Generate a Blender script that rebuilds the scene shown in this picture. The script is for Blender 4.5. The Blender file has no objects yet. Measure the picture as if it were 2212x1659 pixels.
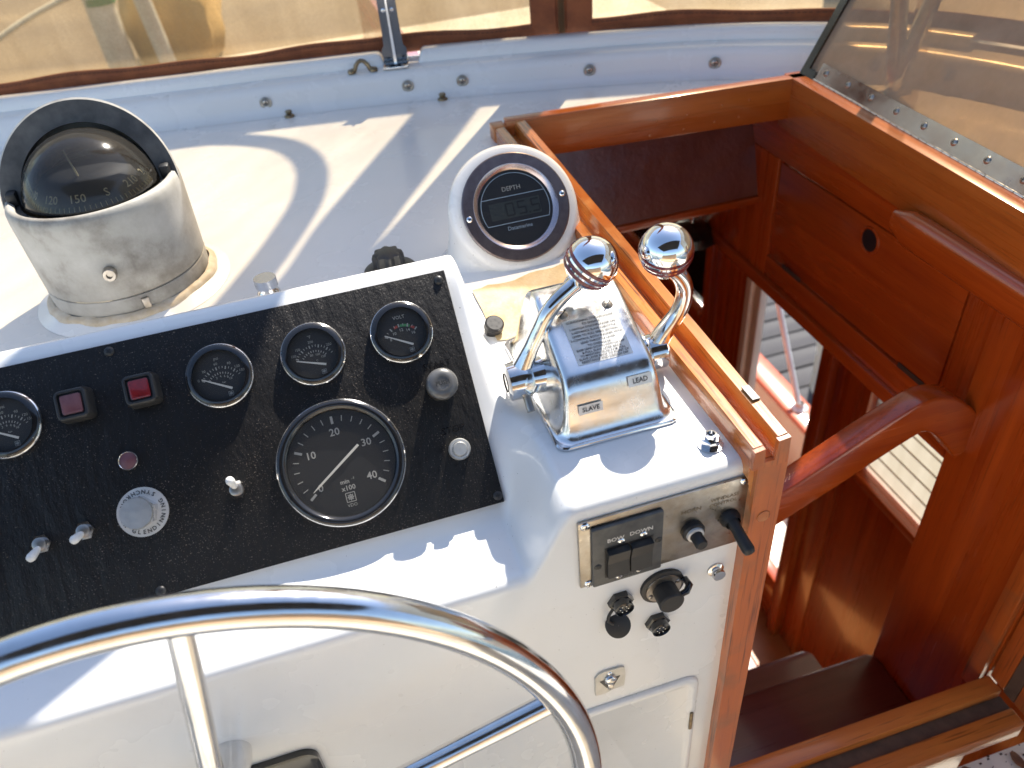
import bpy, bmesh, math, random
from mathutils import Vector, Matrix, noise as mnoise
random.seed(7)
R = math.radians
scene = bpy.context.scene
COL = scene.collection

# ------------------------------------------------------------------ camera
cam_d = bpy.data.cameras.new('camera')
cam = bpy.data.objects.new('camera', cam_d); COL.objects.link(cam)
cam_d.sensor_fit = 'HORIZONTAL'; cam_d.sensor_width = 36.0
cam_d.lens = 36.0 * 1690 / 2212
cam_d.dof.use_dof = True; cam_d.dof.focus_distance = .74; cam_d.dof.aperture_fstop = 6.3
cam_d.clip_start = 0.02; cam_d.clip_end = 2000
yaw, pitch, roll = R(12.8), R(38.5), R(6.0)
fw = Vector((math.sin(yaw)*math.cos(pitch), math.cos(yaw)*math.cos(pitch), -math.sin(pitch)))
rt = Vector((math.cos(yaw), -math.sin(yaw), 0)); dn = fw.cross(rt)
r2 = rt*math.cos(roll) + dn*math.sin(roll); d2 = -rt*math.sin(roll) + dn*math.cos(roll)
mw = Matrix(((r2.x, -d2.x, -fw.x), (r2.y, -d2.y, -fw.y), (r2.z, -d2.z, -fw.z))).to_4x4()
mw.translation = Vector((0, 0, 0.45))
cam.matrix_world = mw
scene.camera = cam

# ------------------------------------------------------------------ world, sun, exposure
SUN_AZ, SUN_EL = R(39), R(48.5)
world = bpy.data.worlds.new('World'); scene.world = world; world.use_nodes = True
wn = world.node_tree.nodes; wl = world.node_tree.links; wn.clear()
wo = wn.new('ShaderNodeOutputWorld'); bg = wn.new('ShaderNodeBackground'); sky = wn.new('ShaderNodeTexSky')
sky.sky_type = 'NISHITA'; sky.sun_disc = False; sky.sun_elevation = SUN_EL; sky.sun_rotation = SUN_AZ
sky.air_density = 1.0; sky.dust_density = 0.8
bg.inputs['Strength'].default_value = 0.125
wl.new(sky.outputs[0], bg.inputs[0]); wl.new(bg.outputs[0], wo.inputs[0])
sd = bpy.data.lights.new('sun', 'SUN'); sd.energy = 5.0; sd.angle = R(0.6); sd.color = (1.0, 0.93, 0.82)
sun = bpy.data.objects.new('sun', sd); COL.objects.link(sun)
SV = Vector((math.cos(SUN_EL)*math.sin(SUN_AZ), math.cos(SUN_EL)*math.cos(SUN_AZ), math.sin(SUN_EL)))
sun.rotation_euler = (-SV).to_track_quat('-Z', 'Y').to_euler(); sun.location = (3, 3, 6)
vs = scene.view_settings
vs.view_transform = 'Standard'; vs.look = 'None'; vs.exposure = 1.12; vs.gamma = 1.0; vs.use_curve_mapping = False
scene.cycles.max_bounces = 10; scene.cycles.transparent_max_bounces = 16
scene.cycles.sample_clamp_indirect = 6.0

# ------------------------------------------------------------------ materials
def newmat(name):
    m = bpy.data.materials.new(name); m.use_nodes = True
    nt = m.node_tree; b = nt.nodes['Principled BSDF']
    return m, nt, b
def N(nt, t, **kw):
    n = nt.nodes.new(t)
    for k, v in kw.items(): setattr(n, k, v)
    return n
def coords(nt, scale=(1, 1, 1), loc=(0, 0, 0)):
    tc = N(nt, 'ShaderNodeTexCoord'); mp = N(nt, 'ShaderNodeMapping')
    mp.inputs['Scale'].default_value = scale; mp.inputs['Location'].default_value = loc
    nt.links.new(tc.outputs['Object'], mp.inputs['Vector'])
    return mp.outputs['Vector']
def noise(nt, vec, scale, detail=4, rough=.55):
    n = N(nt, 'ShaderNodeTexNoise'); n.inputs['Scale'].default_value = scale
    n.inputs['Detail'].default_value = detail; n.inputs['Roughness'].default_value = rough
    nt.links.new(vec, n.inputs['Vector']); return n.outputs['Fac']
def ramp(nt, fac, stops):
    r = N(nt, 'ShaderNodeValToRGB'); e = r.color_ramp.elements
    while len(e) < len(stops): e.new(0.5)
    for el, (p, c) in zip(e, stops):
        el.position = p; el.color = c if len(c) == 4 else (*c, 1)
    nt.links.new(fac, r.inputs[0]); return r.outputs[0]
def g(v): return (v, v, v)
def mix(nt, fac, a, b, mode='MIX'):
    m = N(nt, 'ShaderNodeMix', data_type='RGBA', blend_type=mode)
    if hasattr(fac, 'links') or not isinstance(fac, (int, float)): nt.links.new(fac, m.inputs[0])
    else: m.inputs[0].default_value = fac
    for s, i in ((a, 6), (b, 7)):
        if isinstance(s, tuple): m.inputs[i].default_value = (*s, 1) if len(s) == 3 else s
        else: nt.links.new(s, m.inputs[i])
    return m.outputs[2]
def bump(nt, b, height, strength, dist, prev=None):
    n = N(nt, 'ShaderNodeBump'); n.inputs['Strength'].default_value = strength; n.inputs['Distance'].default_value = dist
    nt.links.new(height, n.inputs['Height'])
    if prev is not None: nt.links.new(prev, n.inputs['Normal'])
    nt.links.new(n.outputs[0], b.inputs['Normal']); return n.outputs[0]
def pbr(name, col, rough=.5, metal=0, col2=None, ns=8, bs=0, bstr=.2, bdist=.001, coat=0, spec=.5, rvar=0):
    m, nt, b = newmat(name)
    b.inputs['Base Color'].default_value = (*col, 1); b.inputs['Roughness'].default_value = rough
    b.inputs['Metallic'].default_value = metal; b.inputs['Coat Weight'].default_value = coat
    b.inputs['Coat Roughness'].default_value = .08
    b.inputs['Specular IOR Level'].default_value = spec
    v = coords(nt)
    if col2 is not None:
        f = noise(nt, v, ns, 5, .6)
        nt.links.new(ramp(nt, f, [(.35, col), (.68, col2)]), b.inputs['Base Color'])
    if rvar:
        f = noise(nt, v, ns*2.3, 5, .65)
        nt.links.new(ramp(nt, f, [(.3, g(max(0, rough-rvar))), (.7, g(min(1, rough+rvar)))]), b.inputs['Roughness'])
    if bs: bump(nt, b, noise(nt, v, bs, 4, .6), bstr, bdist)
    return m

def gelcoat_mat():
    m, nt, b = newmat('gelcoat')
    v = coords(nt)
    big = noise(nt, v, 3.0, 5, .6); fine = noise(nt, v, 40, 4, .6)
    c = ramp(nt, big, [(.3, (.83, .83, .82)), (.7, (.78, .775, .755))])
    c = mix(nt, ramp(nt, fine, [(.60, g(0)), (.82, g(.09))]), c, (.60, .55, .46))
    sp = noise(nt, v, 420, 2, .5)
    c = mix(nt, ramp(nt, sp, [(.745, g(0)), (.77, g(.75))]), c, (.10, .08, .06))
    nt.links.new(c, b.inputs['Base Color'])
    nt.links.new(ramp(nt, noise(nt, v, 9, 4), [(.3, g(.16)), (.75, g(.36))]), b.inputs['Roughness'])
    b.inputs['Coat Weight'].default_value = .25; b.inputs['Coat Roughness'].default_value = .1
    p = bump(nt, b, noise(nt, v, 7, 3), .12, .01)
    bump(nt, b, noise(nt, v, 130, 4, .6), .10, .0008, p)
    return m
def gelcoat_aged():
    m, nt, b = newmat('aged_gelcoat')
    v = coords(nt)
    c = ramp(nt, noise(nt, v, 6, 6, .65), [(.3, (.78, .76, .70)), (.72, (.66, .60, .48))])
    nt.links.new(c, b.inputs['Base Color']); b.inputs['Roughness'].default_value = .35
    bump(nt, b, noise(nt, v, 60, 4, .6), .15, .001)
    return m
def wood(name, axis, c_dark, c_light, rough=.25, coat=.6, pores=.5, scale=1.0, var=None):
    m, nt, b = newmat(name)
    s = [38*scale]*3; s[axis] = 1.6*scale
    v = coords(nt, tuple(s))
    n1 = noise(nt, v, 1.0, 6, .62)
    c = ramp(nt, n1, [(.28, c_dark), (.52, tuple((a+b_)/2 for a, b_ in zip(c_dark, c_light))), (.75, c_light)])
    s2 = [(300 if 'weathered' in name else 520)*scale]*3; s2[axis] = (9 if 'weathered' in name else 14)*scale
    v2 = coords(nt, tuple(s2))
    n2 = noise(nt, v2, 1.0, 3, .6)
    pm = ramp(nt, n2, [(.56, g(0)), (.68, g(pores))])
    c = mix(nt, pm, c, tuple(x*.18 for x in c_dark))
    v3 = coords(nt, (1, 1, 1)); n3 = noise(nt, v3, 5*scale, 3)
    c = mix(nt, ramp(nt, n3, [(.35, g(0)), (.7, g(.28))]), c, tuple(x*.55 for x in c_light))
    if var is not None: c = mix(nt, ramp(nt, noise(nt, v3, 14, 5, .6), [(.5, g(0)), (.72, g(.8))]), c, var)
    nt.links.new(c, b.inputs['Base Color'])
    b.inputs['Roughness'].default_value = rough
    nt.links.new(ramp(nt, n1, [(.3, g(rough*.8)), (.7, g(min(1, rough*1.5)))]), b.inputs['Roughness'])
    b.inputs['Coat Weight'].default_value = coat; b.inputs['Coat Roughness'].default_value = .12
    bump(nt, b, n2, .25*pores, .0008)
    return m
def panel_black():
    m, nt, b = newmat('black_textured_panel')
    v = coords(nt)
    dust = noise(nt, v, 900, 2, .5); dens = noise(nt, v, 9, 4, .6)
    mm = N(nt, 'ShaderNodeMath', operation='ADD'); nt.links.new(dust, mm.inputs[0])
    m2 = N(nt, 'ShaderNodeMath', operation='MULTIPLY'); nt.links.new(dens, m2.inputs[0]); m2.inputs[1].default_value = .25
    nt.links.new(m2.outputs[0], mm.inputs[1])
    f = ramp(nt, mm.outputs[0], [(.78, g(0)), (.87, g(.5))])
    c = mix(nt, f, (.0120, .0113, .0112), (.36, .30, .24))
    nt.links.new(c, b.inputs['Base Color'])
    b.inputs['Roughness'].default_value = .38; b.inputs['Specular IOR Level'].default_value = .22
    b.inputs['Sheen Weight'].default_value = .12; b.inputs['Sheen Roughness'].default_value = .35; b.inputs['Sheen Tint'].default_value = (1, .88, .72, 1)
    v1 = coords(nt, (90, 35, 60)); w1 = noise(nt, v1, 1.0, 5, .6)
    p = bump(nt, b, w1, .9, .0030)
    bump(nt, b, noise(nt, v, 520, 3, .6), .35, .0006, p)
    return m
def compass_paint():
    m, nt, b = newmat('weathered_grey_paint')
    v = coords(nt)
    c = ramp(nt, noise(nt, v, 14, 6, .65), [(.34, (.45, .43, .39)), (.52, (.36, .34, .30)), (.70, (.17, .15, .125))])
    v2 = coords(nt, (9, 9, 14)); c = mix(nt, ramp(nt, noise(nt, v2, 1, 6, .7), [(.52, g(0)), (.80, g(.55))]), c, (.15, .13, .10))
    nt.links.new(c, b.inputs['Base Color']); b.inputs['Roughness'].default_value = .55
    bump(nt, b, noise(nt, v, 260, 3, .6), .3, .0006)
    return m
def vinyl_mat():
    m, nt, b = newmat('aged_clear_vinyl')
    nt.nodes.remove(b); out = nt.nodes['Material Output']
    v = coords(nt, (9, 9, 1.6)); st = noise(nt, v, 1, 6, .68)
    v2 = coords(nt); blot = noise(nt, v2, 1.4, 4, .6); fine = noise(nt, v2, 220, 3, .6)
    tr = N(nt, 'ShaderNodeBsdfTransparent')
    tcol = ramp(nt, st, [(.32, (.93, .81, .60)), (.70, (.62, .50, .33))]); nt.links.new(tcol, tr.inputs[0])
    tl = N(nt, 'ShaderNodeBsdfTranslucent')
    lc = mix(nt, ramp(nt, blot, [(.40, g(0)), (.66, g(.7))]), (.40, .285, .145), (.19, .135, .075))
    nt.links.new(lc, tl.inputs[0])
    df = N(nt, 'ShaderNodeBsdfDiffuse'); df.inputs[0].default_value = (.32, .245, .16, 1)
    ms1 = N(nt, 'ShaderNodeMixShader'); ms1.inputs[0].default_value = .4
    nt.links.new(tl.outputs[0], ms1.inputs[1]); nt.links.new(df.outputs[0], ms1.inputs[2])
    ms = N(nt, 'ShaderNodeMixShader')
    nt.links.new(ramp(nt, fine, [(.3, g(.27)), (.7, g(.40))]), ms.inputs[0])
    nt.links.new(tr.outputs[0], ms.inputs[1]); nt.links.new(ms1.outputs[0], ms.inputs[2])
    gl = N(nt, 'ShaderNodeBsdfGlossy'); gl.inputs['Roughness'].default_value = .08
    lw = N(nt, 'ShaderNodeLayerWeight'); lw.inputs[0].default_value = .22
    m3 = N(nt, 'ShaderNodeMixShader'); nt.links.new(lw.outputs['Fresnel'], m3.inputs[0])
    nt.links.new(ms.outputs[0], m3.inputs[1]); nt.links.new(gl.outputs[0], m3.inputs[2])
    bp = N(nt, 'ShaderNodeBump'); bp.inputs['Strength'].default_value = .25; bp.inputs['Distance'].default_value = .01
    nt.links.new(noise(nt, v2, 6, 3), bp.inputs['Height']); nt.links.new(bp.outputs[0], gl.inputs['Normal'])
    nt.links.new(m3.outputs[0], out.inputs[0]); return m
def clear_mat(name, tint, rough, blend=.15, haze=0, hazecol=(.5, .45, .4), scratch=False):
    m, nt, b = newmat(name)
    nt.nodes.remove(b); out = nt.nodes['Material Output']
    tr = N(nt, 'ShaderNodeBsdfTransparent'); tr.inputs[0].default_value = (*tint, 1)
    gl = N(nt, 'ShaderNodeBsdfGlossy'); gl.inputs['Roughness'].default_value = rough
    lw = N(nt, 'ShaderNodeLayerWeight'); lw.inputs[0].default_value = blend
    base = tr.outputs[0]
    if haze:
        df = N(nt, 'ShaderNodeBsdfDiffuse'); df.inputs[0].default_value = (*hazecol, 1)
        mh = N(nt, 'ShaderNodeMixShader')
        v = coords(nt)
        nt.links.new(ramp(nt, noise(nt, v, 900 if not scratch else 12, 4, .7), [(.35, g(haze*(.8 if scratch else .35))), (.75, g(min(1, haze*(1.2 if scratch else 2))))]), mh.inputs[0])
        nt.links.new(base, mh.inputs[1]); nt.links.new(df.outputs[0], mh.inputs[2]); base = mh.outputs[0]
    m3 = N(nt, 'ShaderNodeMixShader'); nt.links.new(lw.outputs['Fresnel'], m3.inputs[0])
    nt.links.new(base, m3.inputs[1]); nt.links.new(gl.outputs[0], m3.inputs[2])
    nt.links.new(m3.outputs[0], out.inputs[0]); return m

TEAK_D, TEAK_L = (.36, .075, .010), (.70, .24, .042)
MAH_D, MAH_L = (.27, .032, .0035), (.56, .105, .010)
M = dict(
    gel=gelcoat_mat(), aged=gelcoat_aged(),
    rail=wood('weathered_teak_lengthwise', 1, TEAK_D, TEAK_L, .22, .7, 1.0, 1.0, (.62, .30, .10)),
    railx=wood('weathered_teak_crosswise', 0, TEAK_D, TEAK_L, .30, .45, .7, 1.0),
    board=wood('varnished_teak_board', 1, (.32, .060, .008), (.60, .165, .022), .25, .6, .3, .8),
    boardx=wood('varnished_teak_board_crosswise', 0, (.32, .060, .008), (.60, .165, .022), .25, .6, .3, .8),
    post=wood('weathered_teak_upright', 2, (.36, .065, .009), (.64, .17, .028), .30, .45, .8, .9, (.24, .10, .04)),
    mah=wood('varnished_mahogany_lengthwise', 1, MAH_D, MAH_L, .22, .7, .35, .8),
    mahx=wood('varnished_mahogany_crosswise', 0, MAH_D, MAH_L, .22, .7, .35, .8),
    mahz=wood('varnished_mahogany_upright', 2, MAH_D, MAH_L, .24, .6, .35, .8),
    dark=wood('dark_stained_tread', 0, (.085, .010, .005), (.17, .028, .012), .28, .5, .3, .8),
    chrome=pbr('chrome', (.86, .86, .87), .05, 1, rvar=.03, ns=30, bs=9, bstr=.03, bdist=.004),
    steel=pbr('polished_stainless', (.72, .72, .73), .13, 1, col2=(.62, .62, .62), ns=30, rvar=.07),
    cast=pbr('worn_cast_chrome', (.80, .80, .80), .10, 1, col2=(.62, .60, .57), ns=60, rvar=.07, bs=90, bstr=.12, bdist=.0006),
    satin=pbr('worn_satin_chrome', (.88, .88, .87), .22, 1, col2=(.80, .79, .77), ns=35, rvar=.08, bs=120, bstr=.06, bdist=.0006),
    hinge=pbr('hinge_painted_reflection', (.42, .37, .36), .20, 1, col2=(.30, .22, .20), ns=18, rvar=.08),  # hinge metal darkened and browned to paint in its brownish reflection
    zinc=pbr('frosted_zinc', (.62, .62, .61), .42, .75, col2=(.52, .52, .50), ns=60, rvar=.08),
    dull=pbr('dull_stainless', (.46, .43, .39), .36, 1, col2=(.34, .29, .23), ns=45, rvar=.12, bs=200, bstr=.1),
    darksteel=pbr('dark_tinted_steel', (.10, .11, .13), .18, 1, rvar=.06),
    bronze=pbr('tarnished_bronze', (.30, .24, .15), .38, 1, col2=(.16, .12, .08), ns=120),
    anod=pbr('purple_grey_anodised', (.20, .165, .165), .32, .85, col2=(.15, .12, .125), ns=90, bs=700, bstr=.25, bdist=.0004),
    anodl=pbr('pale_anodised', (.48, .41, .42), .22, .9),
    black=panel_black(),
    blackgloss=pbr('glossy_black_plastic', (.012, .012, .013), .14, 0, coat=.4),
    blackmat=pbr('matt_black_plastic', (.020, .020, .021), .42, 0, col2=(.035, .034, .032), ns=60),
    rubber=pbr('black_rubber', (.018, .017, .017), .5, 0, bs=300, bstr=.15),
    greyblack=pbr('faded_black_switch_plate', (.045, .047, .050), .42, 0, col2=(.09, .09, .085), ns=70, bs=200, bstr=.2),
    dial=pbr('dial_black', (.010, .0105, .012), .5),
    print=pbr('dial_print', (.34, .325, .29), .6),
    dimprint=pbr('dim_blue_print', (.26, .33, .40), .6),
    needle=pbr('needle_cream', (.62, .58, .50), .5),
    green=pbr('green_scale', (.05, .22, .08), .6), redp=pbr('red_scale', (.32, .04, .03), .6),
    lcd=pbr('grey_lcd', (.030, .035, .034), .35), lcdseg=pbr('lcd_segments', (.012, .014, .014), .3),
    knobgrey=pbr('grey_push_button', (.10, .10, .10), .34, .3, col2=(.16, .155, .15), ns=80),
    redlens=pbr('red_lens', (.14, .010, .013), .25, coat=.4, col2=(.26, .012, .014), ns=60),
    dulllens=pbr('faded_red_lens', (.13, .045, .055), .35, col2=(.20, .085, .09), ns=60),
    redband=pbr('red_knob_band', (.14, .006, .012), .25, coat=.6),
    label=pbr('foil_label', (.74, .74, .72), .32, .25, col2=(.62, .60, .57), ns=60),
    ink=pbr('label_ink', (.03, .03, .032), .6),
    paint=compass_paint(),
    hood=pbr('worn_dark_hood', (.050, .048, .046), .5, 0, col2=(.115, .110, .103), ns=34, bs=200, bstr=.2),
    dome=clear_mat('smoked_glass_dome', (.62, .62, .62), .10, .30, .10, (.24, .22, .19)),
    card=pbr('compass_card', (.012, .012, .013), .6),
    yellow=pbr('pale_yellow_pin', (.70, .60, .36), .5),
    caulk=pbr('aged_sealant', (.62, .55, .44), .6, 0, col2=(.48, .38, .25), ns=60, bs=90, bstr=.5, bdist=.002),
    tape=pbr('yellowed_tape', (.52, .37, .18), .32, 0, col2=(.62, .50, .32), ns=25, bs=40, bstr=.6, bdist=.003, coat=.3),
    glass=clear_mat('dusty_gauge_glass', (.95, .95, .95), .06, .12, .035, (.5, .45, .38)),
    cleanglass=clear_mat('clean_gauge_glass', (.96, .96, .96), .03, .08),
    acrylic=clear_mat('smoked_acrylic', (.80, .66, .50), .05, .07, .42, (.62, .50, .37), True),
    winglass=clear_mat('window_glass', (.93, .95, .94), .03, .15),
    vinyl=vinyl_mat(),
    canvas=pbr('brown_canvas', (.26, .085, .032), .8, 0, col2=(.17, .05, .02), ns=30, bs=600, bstr=.4),
    stitch=pbr('dark_thread', (.05, .022, .012), .8),
    zip=pbr('zipper_teeth', (.12, .075, .03), .5),
    solefloor=pbr('orange_cabin_sole', (.55, .22, .07), .4, 0, col2=(.44, .16, .045), ns=8),
    cream=pbr('cream_paint', (.72, .68, .58), .45, 0, col2=(.64, .58, .47), ns=10),
    curtain=pbr('pale_curtain', (.70, .64, .50), .8, 0, col2=(.60, .53, .40), ns=20),
    white=pbr('white_plastic', (.76, .76, .74), .4, 0, col2=(.64, .63, .60), ns=20),
    roof=pbr('foredeck_gelcoat', (.27, .205, .13), .6, 0, col2=(.20, .15, .10), ns=1.6, bs=60, bstr=.2),
    cover=pbr('tan_cover', (.62, .42, .17), .8, 0, col2=(.50, .33, .13), ns=6, bs=40, bstr=.3),
    rope=pbr('white_rope', (.72, .68, .58), .8),
    dock=wood('grey_dock_plank', 0, (.035, .035, .042), (.085, .085, .098), .8, 0, .5, .3),
    hull=pbr('blue_grey_hull', (.23, .29, .34), .4, 0, col2=(.19, .24, .29), ns=2),
    caprail=pbr('varnished_caprail', (.50, .12, .045), .2, 0, coat=.6, col2=(.40, .09, .03), ns=20),
    groove=pbr('grey_weathered_groove', (.12, .075, .048), .7, 0, col2=(.07, .045, .03), ns=50),
    leather=pbr('padded_red_brown_panel', (.17, .045, .025), .32, 0, col2=(.13, .03, .018), ns=12, bs=30, bstr=.5, bdist=.004, coat=.3),
    leaf=pbr('dry_leaf', (.22, .10, .05), .8, 0, col2=(.12, .05, .025), ns=60),
    dirt=pbr('dirt_crumb', (.06, .035, .02), .9),
    water=pbr('harbour_water', (.04, .055, .05), .08, 0, bs=2, bstr=.4, bdist=.1),
    dark_canvas=pbr('canopy_canvas', (.022, .022, .026), .85), cushion=pbr('tan_cushion', (.62, .46, .30), .8, 0, col2=(.54, .39, .25), ns=12, bs=300, bstr=.2),
)

def blind_mat():
    m, nt, b = newmat('sunlit_blind'); nt.nodes.remove(b); out = nt.nodes['Material Output']
    v = coords(nt, (1, 6, 1)); c = ramp(nt, noise(nt, v, 6, 4), [(.3, (.80, .72, .55)), (.7, (.68, .60, .44))])
    a_ = N(nt, 'ShaderNodeBsdfTranslucent'); d_ = N(nt, 'ShaderNodeBsdfDiffuse'); mx = N(nt, 'ShaderNodeMixShader'); mx.inputs[0].default_value = .55
    nt.links.new(c, a_.inputs[0]); nt.links.new(c, d_.inputs[0]); nt.links.new(d_.outputs[0], mx.inputs[1]); nt.links.new(a_.outputs[0], mx.inputs[2])
    nt.links.new(mx.outputs[0], out.inputs[0]); return m
M['curtain'] = blind_mat()

# ------------------------------------------------------------------ mesh builder
class MB:
    def __init__(s): s.v = []; s.f = []
    def add(s, vs, fs):
        o = len(s.v); s.v += [tuple(p) for p in vs]; s.f += [tuple(i+o for i in f) for f in fs]; return s
    def box(s, x0, x1, y0, y1, z0, z1, c=0.0):
        if c <= 0:
            P = [(x, y, z) for z in (z0, z1) for y in (y0, y1) for x in (x0, x1)]
            return s.add(P, [(0, 2, 3, 1), (4, 5, 7, 6), (0, 1, 5, 4), (2, 6, 7, 3), (0, 4, 6, 2), (1, 3, 7, 5)])
        bm = bmesh.new(); bmesh.ops.create_cube(bm, size=1)
        for q in bm.verts: q.co = Vector(((x0+x1)/2+q.co.x*(x1-x0), (y0+y1)/2+q.co.y*(y1-y0), (z0+z1)/2+q.co.z*(z1-z0)))
        bmesh.ops.bevel(bm, geom=bm.edges[:], offset=c, segments=2, affect='EDGES', profile=.5)
        return s.bm(bm)
    def bm(s, bm, mat=None):
        bm.verts.index_update()
        s.add([(mat @ q.co) if mat else q.co for q in bm.verts], [[q.index for q in f.verts] for f in bm.faces])
        bm.free(); return s
    def prism(s, poly, z0, z1, axis=2):
        n = len(poly)
        def P(a, b, h): return {2: (a, b, h), 1: (a, h, b), 0: (h, a, b)}[axis]
        vs = [P(a, b, z0) for a, b in poly] + [P(a, b, z1) for a, b in poly]
        return s.add(vs, [tuple(range(n-1, -1, -1)), tuple(range(n, 2*n))] + [(i, (i+1) % n, n+(i+1) % n, n+i) for i in range(n)])
    def lathe(s, prof, o=(0, 0, 0), axis=(0, 0, 1), n=32, a0=0, a1=2*math.pi, cap=False):
        ax = Vector(axis).normalized(); u = ax.orthogonal().normalized()
        if abs(ax.z) > .9: u = Vector((1, 0, 0)); u = (u - ax*u.dot(ax)).normalized()
        w = ax.cross(u); o = Vector(o); full = abs(a1-a0-2*math.pi) < 1e-6; m = n if full else n+1
        vs = []; fs = []
        for r, h in prof:
            for k in range(m):
                a = a0+(a1-a0)*k/n
                vs.append(o+ax*h+(u*math.cos(a)+w*math.sin(a))*r)
        for i in range(len(prof)-1):
            for k in range(n):
                k2 = (k+1) % m
                fs.append((i*m+k, i*m+k2, (i+1)*m+k2, (i+1)*m+k))
        if cap:
            fs.append(tuple(range(m-1, -1, -1))); fs.append(tuple((len(prof)-1)*m+k for k in range(m)))
        return s.add(vs, fs)
    def disc(s, r, z, n=40, o=(0, 0), ry=None):
        ry = ry or r
        return s.add([(o[0]+r*math.cos(2*math.pi*k/n), o[1]+ry*math.sin(2*math.pi*k/n), z) for k in range(n)], [tuple(range(n))])
    def cyl(s, p0, p1, r0, r1=None, n=20):
        p0 = Vector(p0); p1 = Vector(p1); L = (p1-p0).length; r1 = r0 if r1 is None else r1
        return s.lathe([(r0, 0), (r1, L)], p0, p1-p0, n, cap=True)
    def tube(s, path, rad, n=12, closed=False):
        path = [Vector(p) for p in path]; m = len(path); vs = []; fs = []
        ref = None
        for i, p in enumerate(path):
            if closed: t = path[(i+1) % m]-path[i-1]
            else: t = path[min(i+1, m-1)]-path[max(i-1, 0)]
            t.normalize()
            if ref is None: ref = t.orthogonal().normalized()
            ref = (ref-t*ref.dot(t)).normalized(); b = t.cross(ref)
            r = rad[i] if isinstance(rad, (list, tuple)) else rad
            vs += [p+(ref*math.cos(2*math.pi*k/n)+b*math.sin(2*math.pi*k/n))*r for k in range(n)]
        q = m if closed else m-1
        for i in range(q):
            j = (i+1) % m
            for k in range(n): fs.append((i*n+k, i*n+(k+1) % n, j*n+(k+1) % n, j*n+k))
        if not closed: fs += [tuple(range(n-1, -1, -1)), tuple((m-1)*n+k for k in range(n))]
        return s.add(vs, fs)
    def grid(s, rows, close=False):
        n = len(rows[0]); vs = [p for r in rows for p in r]; fs = []
        for i in range(len(rows)-1):
            for k in range(n if close else n-1): fs.append((i*n+k, i*n+(k+1) % n, (i+1)*n+(k+1) % n, (i+1)*n+k))
        return s.add(vs, fs)
    def line(s, a, b, w, z, w2=None):
        a = Vector(a); b = Vector(b); d = (b-a).normalized(); nrm = Vector((-d.y, d.x)); w2 = w if w2 is None else w2
        P = [a-nrm*w/2, b-nrm*w2/2, b+nrm*w2/2, a+nrm*w/2]
        return s.add([(p.x, p.y, z) for p in P], [(0, 1, 2, 3)])
    def arc(s, r0, r1, a0, a1, z, o=(0, 0), n=40):
        rows = [[(o[0]+r*math.cos(a0+(a1-a0)*k/n), o[1]+r*math.sin(a0+(a1-a0)*k/n), z) for k in range(n+1)] for r in (r1, r0)]
        return s.grid(rows)
    def text(s, t, x, y, size, z, rot=0, align='CENTER', fn=None, bold=0):
        cu = bpy.data.curves.new('lettering', 'FONT'); cu.body = t; cu.size = size; cu.align_x = align; cu.align_y = 'CENTER'
        cu.resolution_u = 2; cu.offset = bold
        ob = bpy.data.objects.new('lettering', cu); me = bpy.data.meshes.new_from_object(ob)
        c, sn = math.cos(rot), math.sin(rot)
        vs = []
        for q in me.vertices:
            px, py = x+q.co.x*c-q.co.y*sn, y+q.co.x*sn+q.co.y*c
            vs.append(fn(px, py) if fn else (px, py, z))
        s.add(vs, [tuple(p.vertices) for p in me.polygons])
        bpy.data.objects.remove(ob); bpy.data.meshes.remove(me); bpy.data.curves.remove(cu); return s
    def xf(s, mat): s.v = [tuple(mat @ Vector(p)) for p in s.v]; return s
    def mesh(s, name, mat, smooth=35):
        me = bpy.data.meshes.new(name); me.from_pydata(s.v, [], s.f); me.validate(); me.update()
        if smooth:
            me.shade_smooth() if hasattr(me, 'shade_smooth') else None
            if smooth < 180: me.set_sharp_from_angle(angle=R(smooth))
        me.materials.append(M[mat] if isinstance(mat, str) else mat)
        return me
    def build(s, name, mat, parent=None, smooth=35, **tags):
        o = bpy.data.objects.new(name, s.mesh(name, mat, smooth)); COL.objects.link(o)
        if parent is not None: o.parent = parent
        for k, v in tags.items(): o[k] = v
        return o
def thing(name, label, cat, group=None, loc=(0, 0, 0), rot=(0, 0, 0), mat=None):
    o = bpy.data.objects.new(name, None); COL.objects.link(o); o.empty_display_size = .02
    if mat is not None: o.matrix_world = mat
    else: o.location = loc; o.rotation_euler = rot
    o['label'] = label; o['category'] = cat
    if group: o['group'] = group
    return o
def link_mesh(name, me, parent, loc=(0, 0, 0), rot=(0, 0, 0)):
    o = bpy.data.objects.new(name, me); COL.objects.link(o); o.parent = parent; o.location = loc; o.rotation_euler = rot; return o
def lerp(pts, x):
    if x <= pts[0][0]: return pts[0][1]
    for (a, b), (c, d) in zip(pts, pts[1:]):
        if x <= c:
            t = (x-a)/(c-a); return b+(d-b)*t
    return pts[-1][1]
def sstep(a, b, x):
    t = max(0, min(1, (x-a)/(b-a))); return t*t*(3-2*t)
def smax(a, b, k): h = max(k-abs(a-b), 0)/k; return max(a, b)+h*h*k*.25
def smin(a, b, k): return -smax(-a, -b, k)
def catmull(P, per=10):
    P = [Vector(p) for p in P]; out = []
    for i in range(len(P)-1):
        p0 = P[max(i-1, 0)]; p1 = P[i]; p2 = P[i+1]; p3 = P[min(i+2, len(P)-1)]
        for k in range(per):
            t = k/per
            out.append(.5*((2*p1)+(p2-p0)*t+(2*p0-5*p1+4*p2-p3)*t*t+(3*p1-p0-3*p2+p3)*t**3))
    out.append(P[-1]); return out
def jit(x, y, z, s, a):
    return mnoise.noise(Vector((x*s, y*s, z*s)))*a

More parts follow.
